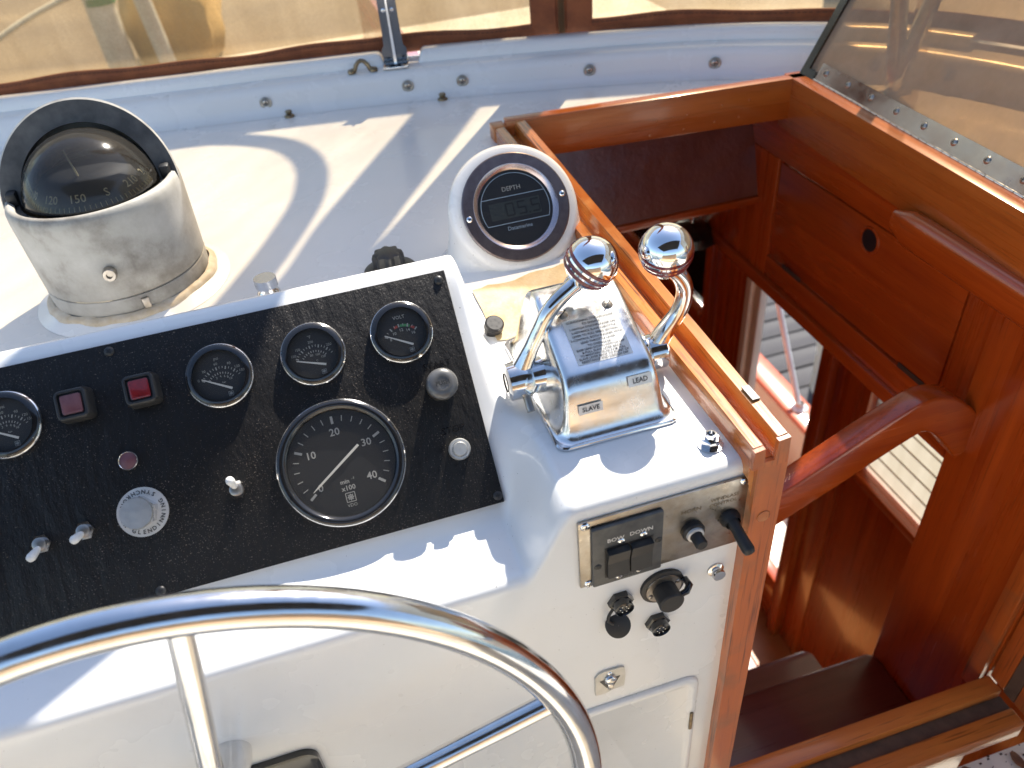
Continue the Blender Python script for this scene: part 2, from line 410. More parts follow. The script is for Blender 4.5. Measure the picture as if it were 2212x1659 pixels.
# shared little meshes
screw_mb = MB().lathe([(.0001, .0016), (.0016, .0015), (.0030, .0010), (.0036, 0)], n=16)
SCREW = screw_mb.mesh('screw', 'dull', 40)
def cross_mb(r, z): return MB().line((-r, 0), (r, 0), r*.35, z).line((0, -r), (0, r), r*.35, z+.00002)
CROSS = cross_mb(.0019, .00165).mesh('screw_slot', 'dial', 0)
SCREWD = screw_mb.mesh('screw', 'blackmat', 40)
SCREWC = screw_mb.mesh('screw', 'chrome', 40)
def screw(parent, x, y, z=0, me=SCREW, s=1.0, rot=(0, 0, 0), slot=True):
    o = link_mesh('screw', me, parent, (x, y, z), rot); o.scale = (s, s, s)
    if slot:
        c = link_mesh('slot', CROSS, o)
        c.rotation_euler = (0, 0, random.random()*1.5)
    return o

# ------------------------------------------------------------------ large structure: dash and console moulding
PT = R(45.88)                     # slope of the instrument face
PB = Vector((.091, .465, -.05))   # lower right corner of the instrument face
YF = .386                         # upright console face
def pod_z(y):
    zs = PB.z+(y-PB.y)*math.tan(PT)-.0012
    z = smax(-.066, zs, .010)
    z = smin(z, .1055, .020)
    if y > .60: z = smin(z, .1055-(y-.632)*4.5, .030)
    return z
def dash_h(x, y):
    p = pod_z(y)
    if y > .50:
        p = smax(p, 0, .012) if y > .6 else max(p, 0) if p > 0 else p
    if p >= 0:
        xr, yr, r = .123, .674, .052
        dx, dy = x-(xr-r), y-(yr-r)
        d = math.hypot(max(dx, 0), max(dy, 0))+min(max(dx, dy), 0)-r
        k = sstep(0, -.026, d)
        return p*k
    return p*(1-sstep(.080, .128, x))
def frange(a, b, n): return [a+(b-a)*i/n for i in range(n)]
XL = -1.25
def make_dash():
    xs = frange(XL, -.6, 3)+frange(-.6, .05, 14)+frange(.05, .15, 44)+frange(.15, .275, 6)+[.275]
    ys = frange(.396, .45, 10)+frange(.45, .71, 58)+frange(.71, .80, 5)+[.8, .9, 1.0, 1.1]
    rows = []
    for x in xs:
        e = dash_h(x, .396); row = [(x, YF, z) for z in (-.68, -.55, -.4, -.25, -.15, -.11)]
        row += [(x, YF, e-.020), (x, YF, e-.014)]
        for k in range(0, 7):
            a = k/6*math.pi/2
            row.append((x, YF+.010-.010*math.cos(a), e-.010+.010*math.sin(a)))
        row += [(x, y, dash_h(x, y)) for y in ys[1:]]
        rows.append(row)
    m = MB().grid(rows)
    m.f = [tuple(reversed(f)) for f in m.f]
    return m
JUN = catmull([(-1.6, 1.66), (-1.1, 1.605), (-.75, 1.545), (-.512, 1.505), (-.25, 1.46), (.074, 1.405), (.307, 1.350), (.611, 1.250), (.789, 1.156), (.895, 1.068), (.950, .976), (.99, .87), (1.025, .70), (1.04, .40), (1.045, 0), (1.045, -.5)], 10)
JUN = [(p.x, p.y) if len(p) == 2 else p for p in [Vector((q[0], q[1], 0)) for q in JUN]]
def jun_y(x):
    for a, b in zip(JUN, JUN[1:]):
        if a.x <= x <= b.x: return a.y+(b.y-a.y)*(x-a.x)/max(1e-6, b.x-a.x)
    return 0
m = make_dash()
# the flat dash forward of and beside the hatch
rows = []
for x in frange(XL, .275, 16): rows.append([(x, 1.1, 0), (x, jun_y(x)+.006, 0)])
rows.append([(.275, 1.1, 0), (.275, jun_y(.275)+.006, 0)])
m.grid([list(reversed(r)) for r in rows])
rows = []
for x in frange(.275, .79, 8)+[.79]: rows.append([(x, 1.142-(x-.262)*.095, 0), (x, jun_y(x)+.006, 0)])
m.grid([list(reversed(r)) for r in rows])
rows = []
for x in [.79, .83, .87, .91, .94, .97, .99, 1.01, 1.03]: rows.append([(x, -.4, 0), (x, min(jun_y(x), 1.2)+.006, 0)])
m.grid([list(reversed(r)) for r in rows])
m.grid([[(.79, -.4, 0), (.79, 1.1, 0)], [(.762, -.4, 0), (.762, 1.1, 0)]])
dash = m.build('helm_console', 'gel', None, 50, kind='structure')

# forward coaming swept along the curve
def frame(i):
    a = JUN[max(i-1, 0)]; b = JUN[min(i+1, len(JUN)-1)]; t = (b-a).normalized(); return Vector((-t.y, t.x, 0))
def sweep(prof, i0=0, i1=None, endcap=False):
    i1 = len(JUN)-1 if i1 is None else i1
    rows = []
    for i in range(i0, i1+1):
        nn = frame(i); rows.append([JUN[i]+nn*o+Vector((0, 0, z)) for o, z in prof])
    mb = MB().grid(rows)
    if endcap:
        n = len(prof); L = len(rows)
        mb.f.append(tuple(range(n))); mb.f.append(tuple((L-1)*n+k for k in range(n-1, -1, -1)))
    return mb
COAM = [(-.012, .0003), (-.004, .0022), (.002, .007), (.006, .016), (.010, .030), (.014, .038), (.021, .0435), (.03, .0455), (.062, .0475), (.085, .049), (.10, .046), (.106, .03), (.112, -.10), (.115, -.17)]
coaming = sweep(COAM).build('coaming', 'gel', None, 60, kind='structure')
# raised lip in two runs with a gap for the stay bracket
def near(x):
    return min(range(len(JUN)), key=lambda i: abs(JUN[i].x-x)+(0 if JUN[i].y > .6 else 9))
LIP = [(.050, .046), (.0515, .056), (.055, .0625), (.061, .065), (.080, .066), (.086, .062), (.088, .046)]
# finer curve for the lip ends
def lip_run(xs, taper0, taper1, name):
    rows = []
    for j, x in enumerate(xs):
        i = near(x); y = jun_y(x); nn = frame(i)
        k = 1.0
        if taper0: k = min(k, .12+.88*math.sqrt(max(0, 1-(1-min(1, (x-xs[0])/.012))**2)))
        if taper1: k = min(k, .12+.88*math.sqrt(max(0, 1-(1-min(1, (xs[-1]-x)/.012))**2)))
        rows.append([Vector((x, y, 0))+nn*o+Vector((0, 0, .0455+(z-.0455)*k)) for o, z in LIP])
    mb = MB().grid(rows); n = len(LIP)
    mb.f.append(tuple(range(n))); mb.f.append(tuple((len(rows)-1)*n+k for k in range(n-1, -1, -1)))
    return mb.build(name, 'gel', coaming, 60)
lip_run(frange(-1.2, .10, 26)+frange(.10, .148, 12)+[.148], False, True, 'lip')
lip_run(frange(.205, .253, 12)+frange(.253, .945, 26)+[.945], True, False, 'lip')
for x, z, k in [(-.057, .021, 1), (.185, .022, 1), (.277, .022, 1), (.487, .022, 1), (.682, .022, 1), (.885, .022, 1), (.945, .022, 1)]:
    i = near(x); nn = frame(i); y = jun_y(x)
    p = Vector((x, y, z))+nn*.0072
    o = link_mesh('screw', SCREW, coaming, p); o.rotation_euler = (-nn).to_track_quat('Z', 'Y').to_euler(); o.scale = (1.9, 1.9, 1.9)
    cup = MB().lathe([(.0098, 0), (.0105, .0014), (.0088, .0022), (.0064, .0012)], n=20).build('cup_washer', 'dull', coaming)
    cup.location = p-nn*.0003; cup.rotation_euler = o.rotation_euler
    c = link_mesh('slot', CROSS, o)
for x in (-.022, .238):
    st = MB().lathe([(.0001, .011), (.005, .0105), (.0062, .008), (.0045, .005), (.0085, .002), (.0088, 0)], n=20).build('snap_stud', 'bronze', coaming)
    st.location = (x, jun_y(x)-.016, .0005)

# ------------------------------------------------------------------ flybridge deck, foredeck, water
MB().box(-2.2, .28, -3.2, .383, -.74, -.66).box(.28, 1.6, -3.2, .335, -.74, -.66).build('deck', 'aged', None, 0, kind='structure')
MB().box(-3.2, 1.22, 2.67, 7.4, -.63, -.55).build('cabin_roof', 'roof', None, 0, kind='structure')
MB().box(-600, 600, -600, 600, -3.6, -3.4).build('water', 'water', None, 0, kind='structure')
MB().box(3.6, 14, 4.6, 24, -2.6, -2.0).box(1.4, 3.6, 5.2, 24, -2.6, -2.0).build('quay', 'roof', None, 0, kind='structure')

# ------------------------------------------------------------------ windshield enclosure: vinyl, hem, zipped strip
LEAN = .25
def wpt(i_or_x, z, extra=0.0, t=None):
    i = near(i_or_x); x = i_or_x; nn = frame(i)
    return Vector((x, jun_y(x), 0))+nn*(.100-LEAN*(z-.06)+extra)+Vector((0, 0, z))
enc = thing('windshield_enclosure', 'clear yellowed vinyl windshield with brown canvas hem and zipped strip along the coaming', 'windshield', loc=(.1, 1.5, .05))
enc_off = Vector((.1, 1.5, .05))
ZX0, ZX1 = .395, .497
def curve_samples(x0, x1, n): return [x0+(x1-x0)*k/n for k in range(n+1)]
def far_pts():
    # right hand corner, beyond the hatch, indexed along the curve
    i0 = near(.90); out = []
    for i in range(i0, len(JUN)-8): out.append(i)
    return out
def wpti(i, z, extra=0.0):
    nn = frame(i); return JUN[i]+nn*(.100-LEAN*(z-.06)+extra)+Vector((0, 0, z))
def hem_top(x): return .083+.0025*math.sin(x*13)+.0018*math.sin(x*31+1)
def ribbon(cols_pts):
    return MB().grid([[p-enc_off for p in c] for c in cols_pts])
zs = [.07, .12, .2, .32, .46, .60, .72]
def wav(x, z): return .006*math.sin(x*9+z*4)*min(1, (z-.06)*3)+.003*math.sin(x*23-z*9)*min(1, (z-.06)*3)
for name, x0, x1 in (('vinyl_window', -1.3, ZX0+.004), ('vinyl_window', ZX1-.004, .915)):
    cols = [[wpt(x, z, wav(x, z)) for z in zs] for x in curve_samples(x0, x1, 40)]
    ribbon(cols).build(name, 'vinyl', enc, 180)
ribbon([[wpti(i, z) for z in zs] for i in far_pts()]).build('vinyl_window', 'vinyl', enc, 180)
# hem
for x0, x1 in ((-1.3, ZX0+.002), (ZX1-.002, .915)):
    rows = []
    for x in curve_samples(x0, x1, 70):
        zt = hem_top(x); b = .0025*math.sin(x*40)
        rows.append([wpt(x, .052, -.003+b), wpt(x, .060, -.006+b), wpt(x, (.06+zt)/2, -.0065+b*.5), wpt(x, zt, -.0045), wpt(x, zt+.0008, .001)])
    ribbon(rows).build('hem', 'canvas', enc, 180)
    mb = MB()
    for k in range(int((x1-x0)/.0075)):
        x = x0+k*.0075; p = wpt(x, hem_top(x)-.004, -.0062)-enc_off; q = wpt(x+.0045, hem_top(x+.0045)-.004, -.0062)-enc_off
        mb.tube([p, q], .0006, 5)
    mb.build('stitching', 'stitch', enc, 0, kind='stuff')
rows = [[wpti(i, z, e) for z, e in ((.05, -.004), (.062, -.006), (.085, -.004), (.086, .001))] for i in far_pts()]
ribbon(rows).build('hem', 'canvas', enc, 180)
# zipped canvas strip
def strip(x0, x1, ex, name, matn, z0=.058, z1=.72):
    rows = []
    for z in [z0, .07, .1, .16, .25, .4, .55, z1]:
        rows.append([wpt(x0, z, .002)-enc_off, wpt(x0+.002, z, ex)-enc_off, wpt((x0+x1)/2, z, ex-.002+.002*math.sin(z*30))-enc_off, wpt(x1-.002, z, ex)-enc_off, wpt(x1, z, .002)-enc_off])
    return MB().grid(rows).build(name, matn, enc, 60)
strip(ZX0, ZX0+.044, -.005, 'canvas_strip', 'canvas'); strip(ZX1-.044, ZX1, -.005, 'canvas_strip', 'canvas')
strip(ZX0+.036, ZX1-.036, -.002, 'canvas_strip', 'canvas')
mb = MB()
for k in range(70):
    z = .062+k*.0042
    for sgn in (-1, 1):
        p = wpt((ZX0+ZX1)/2+sgn*.0022, z+(.002 if sgn > 0 else 0), -.006)-enc_off
        mb.box(p.x-.0028, p.x+.0028, p.y-.0015, p.y+.0015, p.z-.0009, p.z+.0009)
mb.build('zipper', 'zip', enc, 0)

# unseen canvas strips added ahead of the windshield, outlined to cast the dash shadows
aw = thing('shadow_caster', 'unseen brown canvas strips added above the windshield to shadow the dash', 'shadow_caster', loc=tuple(SV*(.9/SV.z)))
def flat_ribbon(pts, w):
    pts = catmull([(x, y, 0) for x, y in pts], 8); L = []; Rr = []
    for i, p in enumerate(pts):
        t = (pts[min(i+1, len(pts)-1)]-pts[max(i-1, 0)]).normalized(); n_ = Vector((-t.y, t.x, 0))
        L.append(p+n_*w/2); Rr.append(p-n_*w/2)
    return MB().grid([[a for a in L], [b for b in Rr], [b-Vector((0, 0, .003)) for b in Rr], [a-Vector((0, 0, .003)) for a in L], [a for a in L]])
flat_ribbon([(-.75, 1.43), (-.45, 1.395), (-.196, 1.367), (-.136, 1.350), (-.085, 1.318), (-.040, 1.272), (-.014, 1.210), (-.008, 1.139), (-.020, 1.059), (-.042, .992), (-.085, .891), (-.15, .76)], .047).build('shadow_strap', 'canvas', aw, 60)
def edged(Lp, Rp):
    A = catmull([(x, y, 0) for x, y in Lp], 6); B = catmull([(x, y, 0) for x, y in Rp], 6); dz_ = Vector((0, 0, -.003))
    return MB().grid([A, B, [b+dz_ for b in B], [a+dz_ for a in A], A])
edged([(.23, 1.42), (.182, 1.322), (-.007, .983), (-.10, .80), (-.30, .58), (-.45, .47), (-.60, .36)], [(.36, 1.42), (.299, 1.305), (.062, .902), (-.03, .72), (-.112, .545), (-.18, .49), (-.36, .36)]).build('shadow_strap', 'canvas', aw, 60)
xs_ = [-1.5+2.35*k/24 for k in range(25)]
edged([(x, jun_y(x)+.015) for x in xs_], [(x, jun_y(x)-.074) for x in xs_]).build('shadow_valance', 'canvas', aw, 60)

# unseen canopy added overhead, sized and darkened for reflections in the chrome
cp = thing('canopy', 'unseen dark canvas canopy added overhead for reflections in the chrome', 'canopy', loc=(0, -.65, 1.16))
rows = []
for i in range(9):
    x = -1.35+2.7*i/8
    rows.append([(x, -1.0+1.55*k/6, .10*(1-(x/1.35)**2)+.02*math.sin(k*1.5)) for k in range(7)])
MB().grid(rows).build('canvas_top', 'dark_canvas', cp, 180)
for x in (-1.35, 1.35):
    for y in (-1.0, .5): MB().cyl((x, y, 0), (x*1.02, y*.9, -1.81), .014).build('pole', 'steel', cp)

# unseen bench added behind the camera to bounce warm light forward
hb = thing('bounce_bench', 'unseen tan cushioned bench added to bounce warm light onto the console', 'bench', loc=(-.2, -.75, -.66))
MB().box(-.9, .9, -.30, .22, .001, .36, .01).build('base', 'cream', hb)
MB().box(-.9, .9, -.30, .25, .3605, .46, .03).build('seat_cushion', 'cushion', hb)
MB().box(-.9, .9, -.42, -.3005, .30, 1.0, .03).build('back_cushion', 'cushion', hb)
# windshield stay
st = thing('windshield_stay', 'dark flat metal stay with bright bracket foot standing on the coaming', 'stay', loc=(.178, 1.433, .0468), rot=(0, 0, R(-11)))
MB().box(-.022, .022, -.024, .020, 0, .004, .0012).build('foot_plate', 'steel', st)
for sx, sy in ((-.013, -.017), (.013, -.017), (-.013, .012), (.013, .012)): screw(st, sx, sy, .004, SCREW, .9)
rows = []
poly = [(-.021, 0), (.021, 0), (.022, .024), (.017, .031), (.016, .06), (.0155, .145), (-.0155, .145), (-.016, .06), (-.017, .031), (-.022, .024)]
MB().prism([(a, b) for a, b in poly], .010, .0135, 1).build('flat_bar', 'darksteel', st, 30)
MB().prism([(-.0025, .004), (.0025, .004), (.001, .14), (-.001, .14)], -.003, .0098, 1).build('rib', 'steel', st, 0)
for sx in (-.007, .007): screw(st, sx, .0098, .088, SCREWC, 1.1, (R(90), 0, 0))

# pad eye
pe = thing('pad_eye', 'small tarnished bronze pad eye beside the stay foot', 'pad eye', loc=(.118, 1.428, .0468), rot=(0, 0, R(-11)))
MB().tube([(-.019, 0, .003), (-.013, 0, .004), (-.010, 0, .011), (-.005, 0, .017), (0, 0, .0185), (.005, 0, .017), (.010, 0, .011), (.013, 0, .004), (.019, 0, .003)], [.004, .0042, .0038, .0036, .0036, .0036, .0038, .0042, .004], 12).build('bow', 'bronze', pe, 60)
for sx in (-.019, .019):
    MB().lathe([(.0072, 0), (.0072, .003), (.006, .005), (.0001, .0052)], (sx, 0, 0), n=20).build('foot', 'bronze', pe)
    screw(pe, sx, 0, .0052, SCREW, .8)

# ------------------------------------------------------------------ hatch frame
hf = thing('companion_hatch', 'weathered teak hatch coaming with a grooved slide rail beside the helm', 'hatch frame', loc=(.28, .38, 0))
ho = Vector((.28, .38, 0))
def rail_x(y): return .2690
def rail_w(y): return .62+(y-.376)*(.96-.62)/(1.118-.376)
prof = [(0, -.012), (0, .019), (.0015, .0215), (.0145, .0225), (.016, .021), (.0175, .0075), (.031, .0075), (.0325, .025), (.034, .0275), (.0475, .0285), (.049, .027), (.049, -.10), (.03, -.10)]
rows = []
for k in range(25):
    y = .378+(1.118-.378)*k/24
    rows.append([Vector((rail_x(y)+a*rail_w(y)+jit(a*40, y, b*40, 9, .0006), y, b+jit(y, a, 3, 11, .0006)))-ho for a, b in prof])
mb = MB().grid(rows); n = len(prof); mb.f.append(tuple(range(n-1, -1, -1))); mb.f.append(tuple(24*n+k for k in range(n)))
mb.build('slide_rail', 'rail', hf, 28)
# end block at the forward corner
MB().box(.2675-ho.x, .2875-ho.x, 1.119-ho.y, 1.147-ho.y, -.01, .0225, .0015).build('corner_block', 'railx', hf)
# forward board
d = Vector((.757-.288, 1.090-1.1385, 0)); ang = math.atan2(d.y, d.x); L = d.length
fb = MB().box(0, L+.004, -.020, 0, -.033, .030, .0015).build('forward_board', 'boardx', hf); fb.location = Vector((.288, 1.1385, 0))-ho; fb.rotation_euler = (0, 0, ang)
pl = MB()
for k in range(8):
    q = MB().lathe([(.0001, .0012), (.0026, .001), (.0034, 0)], n=10)
for k, (px, pz) in enumerate([(.235, -.004), (.262, -.003), (.285, -.002), (.34, .004), (.385, .006), (.225, -.026), (.28, -.024), (.33, -.02), (.37, -.018)]):
    o = MB().lathe([(.0001, .0006), (.0016, .0005), (.0021, 0)], n=10).build('filler_plug', 'rail', fb); o.location = (px, -.0202, pz); o.rotation_euler = (R(90), 0, 0)
# side board carrying the lid hinge
d = Vector((.713-.757, .385-1.105, 0)); ang = math.atan2(d.y, d.x); L = d.length
sbp = [(0, .030), (.024, .0305), (.026, .029), (.026, -.078), (0, -.078)]
sb = MB().box(0, L, .0, .026, -.052, .030, .0015).build('side_board', 'boardx', hf); sb.location = Vector((.738, 1.100, 0))-ho; sb.rotation_euler = (0, 0, ang)
# upright post at the aft end of the rail
MB().prism([(.2690, .001), (.2692, .0205), (.2780, .0218), (.2788, .0068), (.2878, .0068), (.2888, .0265), (.2990, .0276), (.3000, .001)], .3735, .3778, 1).build('end_cap', 'post', hf, 20).location = -ho
rows = []
for k in range(18):
    z = .0008-(.66)*k/17
    xl = .2740; e = jit(z, 1, 1, 14, .0008)
    rows.append([Vector((xl+e, .3738, z))-ho, Vector((.3005+e*.5, .3738, z))-ho, Vector((.3005+e*.5, .405, z))-ho, Vector((xl+e, .405, z))-ho])
mb = MB().grid(rows, True); mb.f.append((3, 2, 1, 0)); mb.build('post', 'post', hf, 25)
po = MB().lathe([(.0001, .0004), (.0058, .0004), (.0062, 0)], n=20).build('wood_plug', 'rail', hf); po.location = Vector((.2865, .3734, -.058))-ho; po.rotation_euler = (R(90), 0, 0)
MB().box(.3012, .3040, .385, .392, -.395, -.335).build('strike_plate', 'steel', hf, 0).location = -ho
MB().box(.2925, .2992, .420, .438, .0290, .0305).build('latch_keep', 'greyblack', hf, 0).location = -ho

# ------------------------------------------------------------------ smoked lid with piano hinge
ld = thing('acrylic_hatch', 'smoked amber acrylic hatch lid standing open on its piano hinge', 'hatch lid', loc=(.757, 1.086, .0310))
dv = Vector((.713-.757, .385-1.086, 0)).normalized(); ld.rotation_euler = (0, 0, math.atan2(dv.y, dv.x))
# local x runs aft along the hinge, local y points outboard (+y is starboard of the direction of travel)
out = Vector((-dv.y, dv.x, 0))
LN = Vector((0, math.sin(R(27)), math.cos(R(27))))      # up along the opened lid
LT = Vector((0, math.cos(R(27)), -math.sin(R(27))))
def lp(a, b, c): return Vector((a, 0, 0))+LN*b+LT*c
def lbox(a0, a1, b0, b1, c0, c1):
    P = [lp(a, b, c) for c in (c0, c1) for b in (b0, b1) for a in (a0, a1)]
    return MB().add(P, [(0, 2, 3, 1), (4, 5, 7, 6), (0, 1, 5, 4), (2, 6, 7, 3), (0, 4, 6, 2), (1, 3, 7, 5)])
lbox(.012, .70, .012, .47, .006, .012).build('acrylic_sheet', 'acrylic', ld, 0)
lbox(-.004, .012, .004, .47, .002, .016).build('edge_trim', 'blackgloss', ld, 0)
lbox(-.004, .034, -.0, .0118, .0018, .0158).build('edge_trim', 'blackgloss', ld, 0)
hg = lbox(.036, .70, .003, .0270, .0035, .0055).build('hinge_leaf', 'hinge', ld, 0)
for k in range(11):
    a = .055+k*.058; p = lp(a, .0165, .0033)
    o = link_mesh('screw', SCREW, ld, p); o.rotation_euler = (-LT).to_track_quat('Z', 'Y').to_euler(); o.scale = (1.35, 1.35, 1.35); link_mesh('slot', CROSS, o)
for k in range(44):
    a = .036+k*.0152
    MB().cyl(lp(a, .0012, .0035), lp(a+.0138, .0012, .0035), .0024, n=8).build('hinge_knuckle', 'steel', ld, 50)

# canopy tube feet seen through the lid
tf = thing('canopy_tube_foot', 'bright canopy tubes pinned to a deck foot behind the smoked lid', 'tube fitting', loc=(.872, 1.012, 0))
MB().box(-.03, .03, -.012, .012, 0, .004, .001).build('base', 'steel', tf)
MB().box(-.009, .009, -.009, .009, .004, .028, .003).build('jaw', 'steel', tf)
MB().cyl((0, -.010, .020), (0, .010, .020), .006).build('pin', 'steel', tf)
MB().cyl((-.002, 0, .024), (-.010, .10, .60), .0125).build('tube', 'steel', tf)
MB().cyl((.004, 0, .024), (.20, .02, .58), .0125).build('tube', 'steel', tf)

# ------------------------------------------------------------------ companionway interior
cw = thing('companionway_wall', 'varnished mahogany companionway side with locker, finger hole and dark hinges', 'wall panel', loc=(.755, .8, -.2))
co = Vector((.755, .8, -.2))
def cbox(x0, x1, y0, y1, z0, z1, name, mt, c=.0015, par=None):
    o = MB().box(x0-co.x, x1-co.x, y0-co.y, y1-co.y, z0-co.z, z1-co.z, c).build(name, mt, par or cw); return o
cbox(.757, .775, .605, 1.45, -.118, -.0525, 'upper_rail', 'mah')
cbox(.757, .775, 1.110, 1.45, -.345, -.1185, 'stile', 'mahz'); cbox(.757, .775, .605, .662, -.345, -.1185, 'stile', 'mahz')
cbox(.757, .775, .6625, 1.1095, -.345, -.303, 'lower_rail', 'mah')
ldoor = cbox(.7595, .775, .6665, 1.1055, -.299, -.1225, 'locker_door', 'mah', .002)
cbox(.749, .775, .600, 1.45, -.372, -.3455, 'bottom_moulding', 'mah', .004)
for y in (1.03, .715): cbox(.7570, .7592, y-.028, y+.028, -.3035, -.2950, 'hinge', 'dirt', .0008)
ring = MB().lathe([(.017, 0), (.0175, .002), (.0205, .0022), (.0215, 0)], n=28).build('finger_ring', 'mahz', cw); ring.location = Vector((.7594, .859, -.150))-co; ring.rotation_euler = (0, R(-90), 0)
hole = MB().lathe([(.017, .0006), (.0001, .0004)], n=28).build('finger_hole', 'dial', cw); hole.location = Vector((.7594, .859, -.150))-co; hole.rotation_euler = (0, R(-90), 0)
cbox(.741, .775, .418, .6045, -1.02, -.0525, 'aft_panel', 'mahz', .003)
cbox(.730, .7408, .420, .445, -.66, -.0525, 'door_jamb', 'post', .002)
# grab rail on the wall
gr = thing('grab_rail', 'rounded mahogany grab rail fixed along the companionway wall', 'handrail', loc=(.757, .75, -.07))
rows = []
for k in range(15):
    y = .01-.42*k/14; e = min(1, (k+1.2)/2.0); hh = .024*e; ww = .0150*e; cz = .012-.003*k/14
    rows.append([(-.052+ww*math.copysign(abs(math.cos(a))**.7, math.cos(a)), y, cz+hh*math.copysign(abs(math.sin(a))**.7, math.sin(a))) for a in [2*math.pi*j/16 for j in range(16)]])
mb = MB().grid(rows, True); mb.f.append(tuple(range(15, -1, -1))); mb.build('rail', 'mah', gr, 60)
for y in (-.006, -.30):
    MB().box(-.045, 0, y-.045, y, .002, .026, .005).build('standoff', 'mah', gr)
# crossbar
cb = thing('grab_bar', 'stout mahogany grab bar reaching across the companionway with a bent end', 'grab bar', loc=(.755, .6, -.32))
bar = catmull([(-.50, .0, -.130), (-.27, .0, -.014), (-.125, 0, .064), (-.082, 0, .076), (-.046, -.003, .056), (-.004, -.006, .004)], 6)
rows = []
for i, p in enumerate(bar):
    t = (bar[min(i+1, len(bar)-1)]-bar[max(i-1, 0)]).normalized(); up = Vector((-t.z, 0, t.x)); q = Vector((0, 1, 0))
    w, h = .017, .028
    rows.append([p+q*w*math.copysign(abs(math.cos(a))**.2, math.cos(a))+up*h*math.copysign(abs(math.sin(a))**.2, math.sin(a)) for a in [2*math.pi*j/20 for j in range(20)]])
mb = MB().grid(rows, True); mb.f.append(tuple(range(19, -1, -1))); mb.f.append(tuple((len(rows)-1)*20+k for k in range(20))); mb.build('bar', 'mahx', cb, 50)
# padded panel under the forward board
pp = thing('padded_panel', 'glossy red brown padded panel below the forward hatch board', 'panel', loc=(.5, 1.2, -.12))
rows = []
for i in range(13):
    x = -.26+.52*i/12
    rows.append([(x, .02-.06*(k/6)+jit(x, k*.2, 0, 6, .004), .085-.17*k/6) for k in range(7)])
mb = MB().grid(rows); mb.build('padding', 'leather', pp, 180)
MB().box(-.26, .26, -.046, -.030, -.10, -.086, .002).build('lower_trim', 'mahx', pp)
MB().box(-.26, .26, -.070, .03, .0865, .10).build('backing_board', 'mahx', pp, 0)

# treads
def tread(z, y0, y1, x0, x1, label, rr=.012):
    o = thing('stair_tread', label, 'stair', 'companionway stair treads', loc=((x0+x1)/2, (y0+y1)/2, z))
    hx, hy = (x1-x0)/2, (y1-y0)/2; P = [(-hx, -hy), (hx, -hy)]
    for k in range(7):
        a = k/6*math.pi/2; P.append((hx-.02+.02*math.cos(a), hy-.02+.02*math.sin(a)))
    P.append((-hx, hy))
    bm = bmesh.new(); vs = [bm.verts.new((a, b, 0)) for a, b in P]; f = bm.faces.new(vs)
    r = bmesh.ops.extrude_face_region(bm, geom=[f]); 
    for q in r['geom']:
        if isinstance(q, bmesh.types.BMVert): q.co.z -= .035
    bmesh.ops.recalc_face_normals(bm, faces=bm.faces[:])
    top = [e for e in bm.edges if all(abs(q.co.z) < 1e-6 for q in e.verts)]
    bmesh.ops.bevel(bm, geom=top, offset=.006, segments=3, affect='EDGES', profile=.5)
    MB().bm(bm).build('board', 'dark', o, 40)
    return o
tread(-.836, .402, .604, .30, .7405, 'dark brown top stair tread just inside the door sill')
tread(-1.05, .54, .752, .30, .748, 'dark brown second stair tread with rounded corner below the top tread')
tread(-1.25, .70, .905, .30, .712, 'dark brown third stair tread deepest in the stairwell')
# sill
sl = thing('door_sill', 'orange varnished door sill with a grey weathered groove', 'sill', loc=(.55, .38, -.628))
MB().box(-.24, .19, .010, .036, -.22, .012, .003).build('inner_strip', 'railx', sl)
MB().box(-.24, .19, -.010, .0097, -.03, -.003).build('groove', 'groove', sl, 0)
MB().box(-.24, .19, -.036, -.0103, -.031, .002, .003).build('outer_strip', 'railx', sl)
jb = thing('door_frame', 'orange varnished door frame upright beside the sill with a grey groove', 'door frame', loc=(.742, .38, -.6))
MB().box(0, .022, .010, .036, -.02, .60, .003).build('inner_strip', 'post', jb)
MB().box(0, .020, -.008, .0097, -.02, .60).build('groove', 'groove', jb, 0)
MB().box(-.001, .026, -.034, -.0083, -.02, .60, .003).build('outer_strip', 'post', jb)
dr = thing('cabin_door', 'orange varnished cabin door edge swung open with a tarnished hinge', 'door', loc=(.772, .345, -.655))
MB().box(0, .40, -.030, 0, .015, .9, .006).build('leaf', 'post', dr).rotation_euler = (0, 0, R(-38))
h = MB().box(-.012, .012, -.006, .004, .12, .20, .002).build('hinge', 'bronze', dr)

# ------------------------------------------------------------------ saloon seen below the hatch
sw = thing('saloon_wall', 'mahogany saloon side with posts, open doorway and windows', 'wall', loc=(1.12, 1.3, -1.1))
so = Vector((1.12, 1.3, -1.1))
def sbox(x0, x1, y0, y1, z0, z1, name, mt, c=.003, par=None):
    return MB().box(x0-so.x, x1-so.x, y0-so.y, y1-so.y, z0-so.z, z1-so.z, c).build(name, mt, par or sw)
sbox(1.115, 1.14, .40, 2.6, -.40, -.20, 'fascia', 'mah'); sbox(1.10, 1.14, 1.89, 1.93, -1.9, -.40, 'post', 'mahz'); sbox(1.118, 1.14, 1.78, 1.8895, -1.9, -.40, 'panel', 'mahz')
sbox(1.095, 1.14, 1.668, 1.7795, -1.9, -.40, 'post', 'mahz')
sbox(1.085, 1.13, 1.640, 1.6675, -1.72, -.40, 'door_post', 'cream'); sbox(1.10, 1.125, 1.612, 1.6395, -1.72, -.40, 'door_stop', 'cream')
sbox(1.10, 1.14, 1.30, 1.6115, -1.9, -1.70, 'door_sill', 'mah'); sbox(1.08, 1.14, 1.255, 1.2995, -1.9, -.40, 'post', 'mahz')
sbox(1.105, 1.14, 1.168, 1.2545, -1.9, -.40, 'panel', 'mahz')
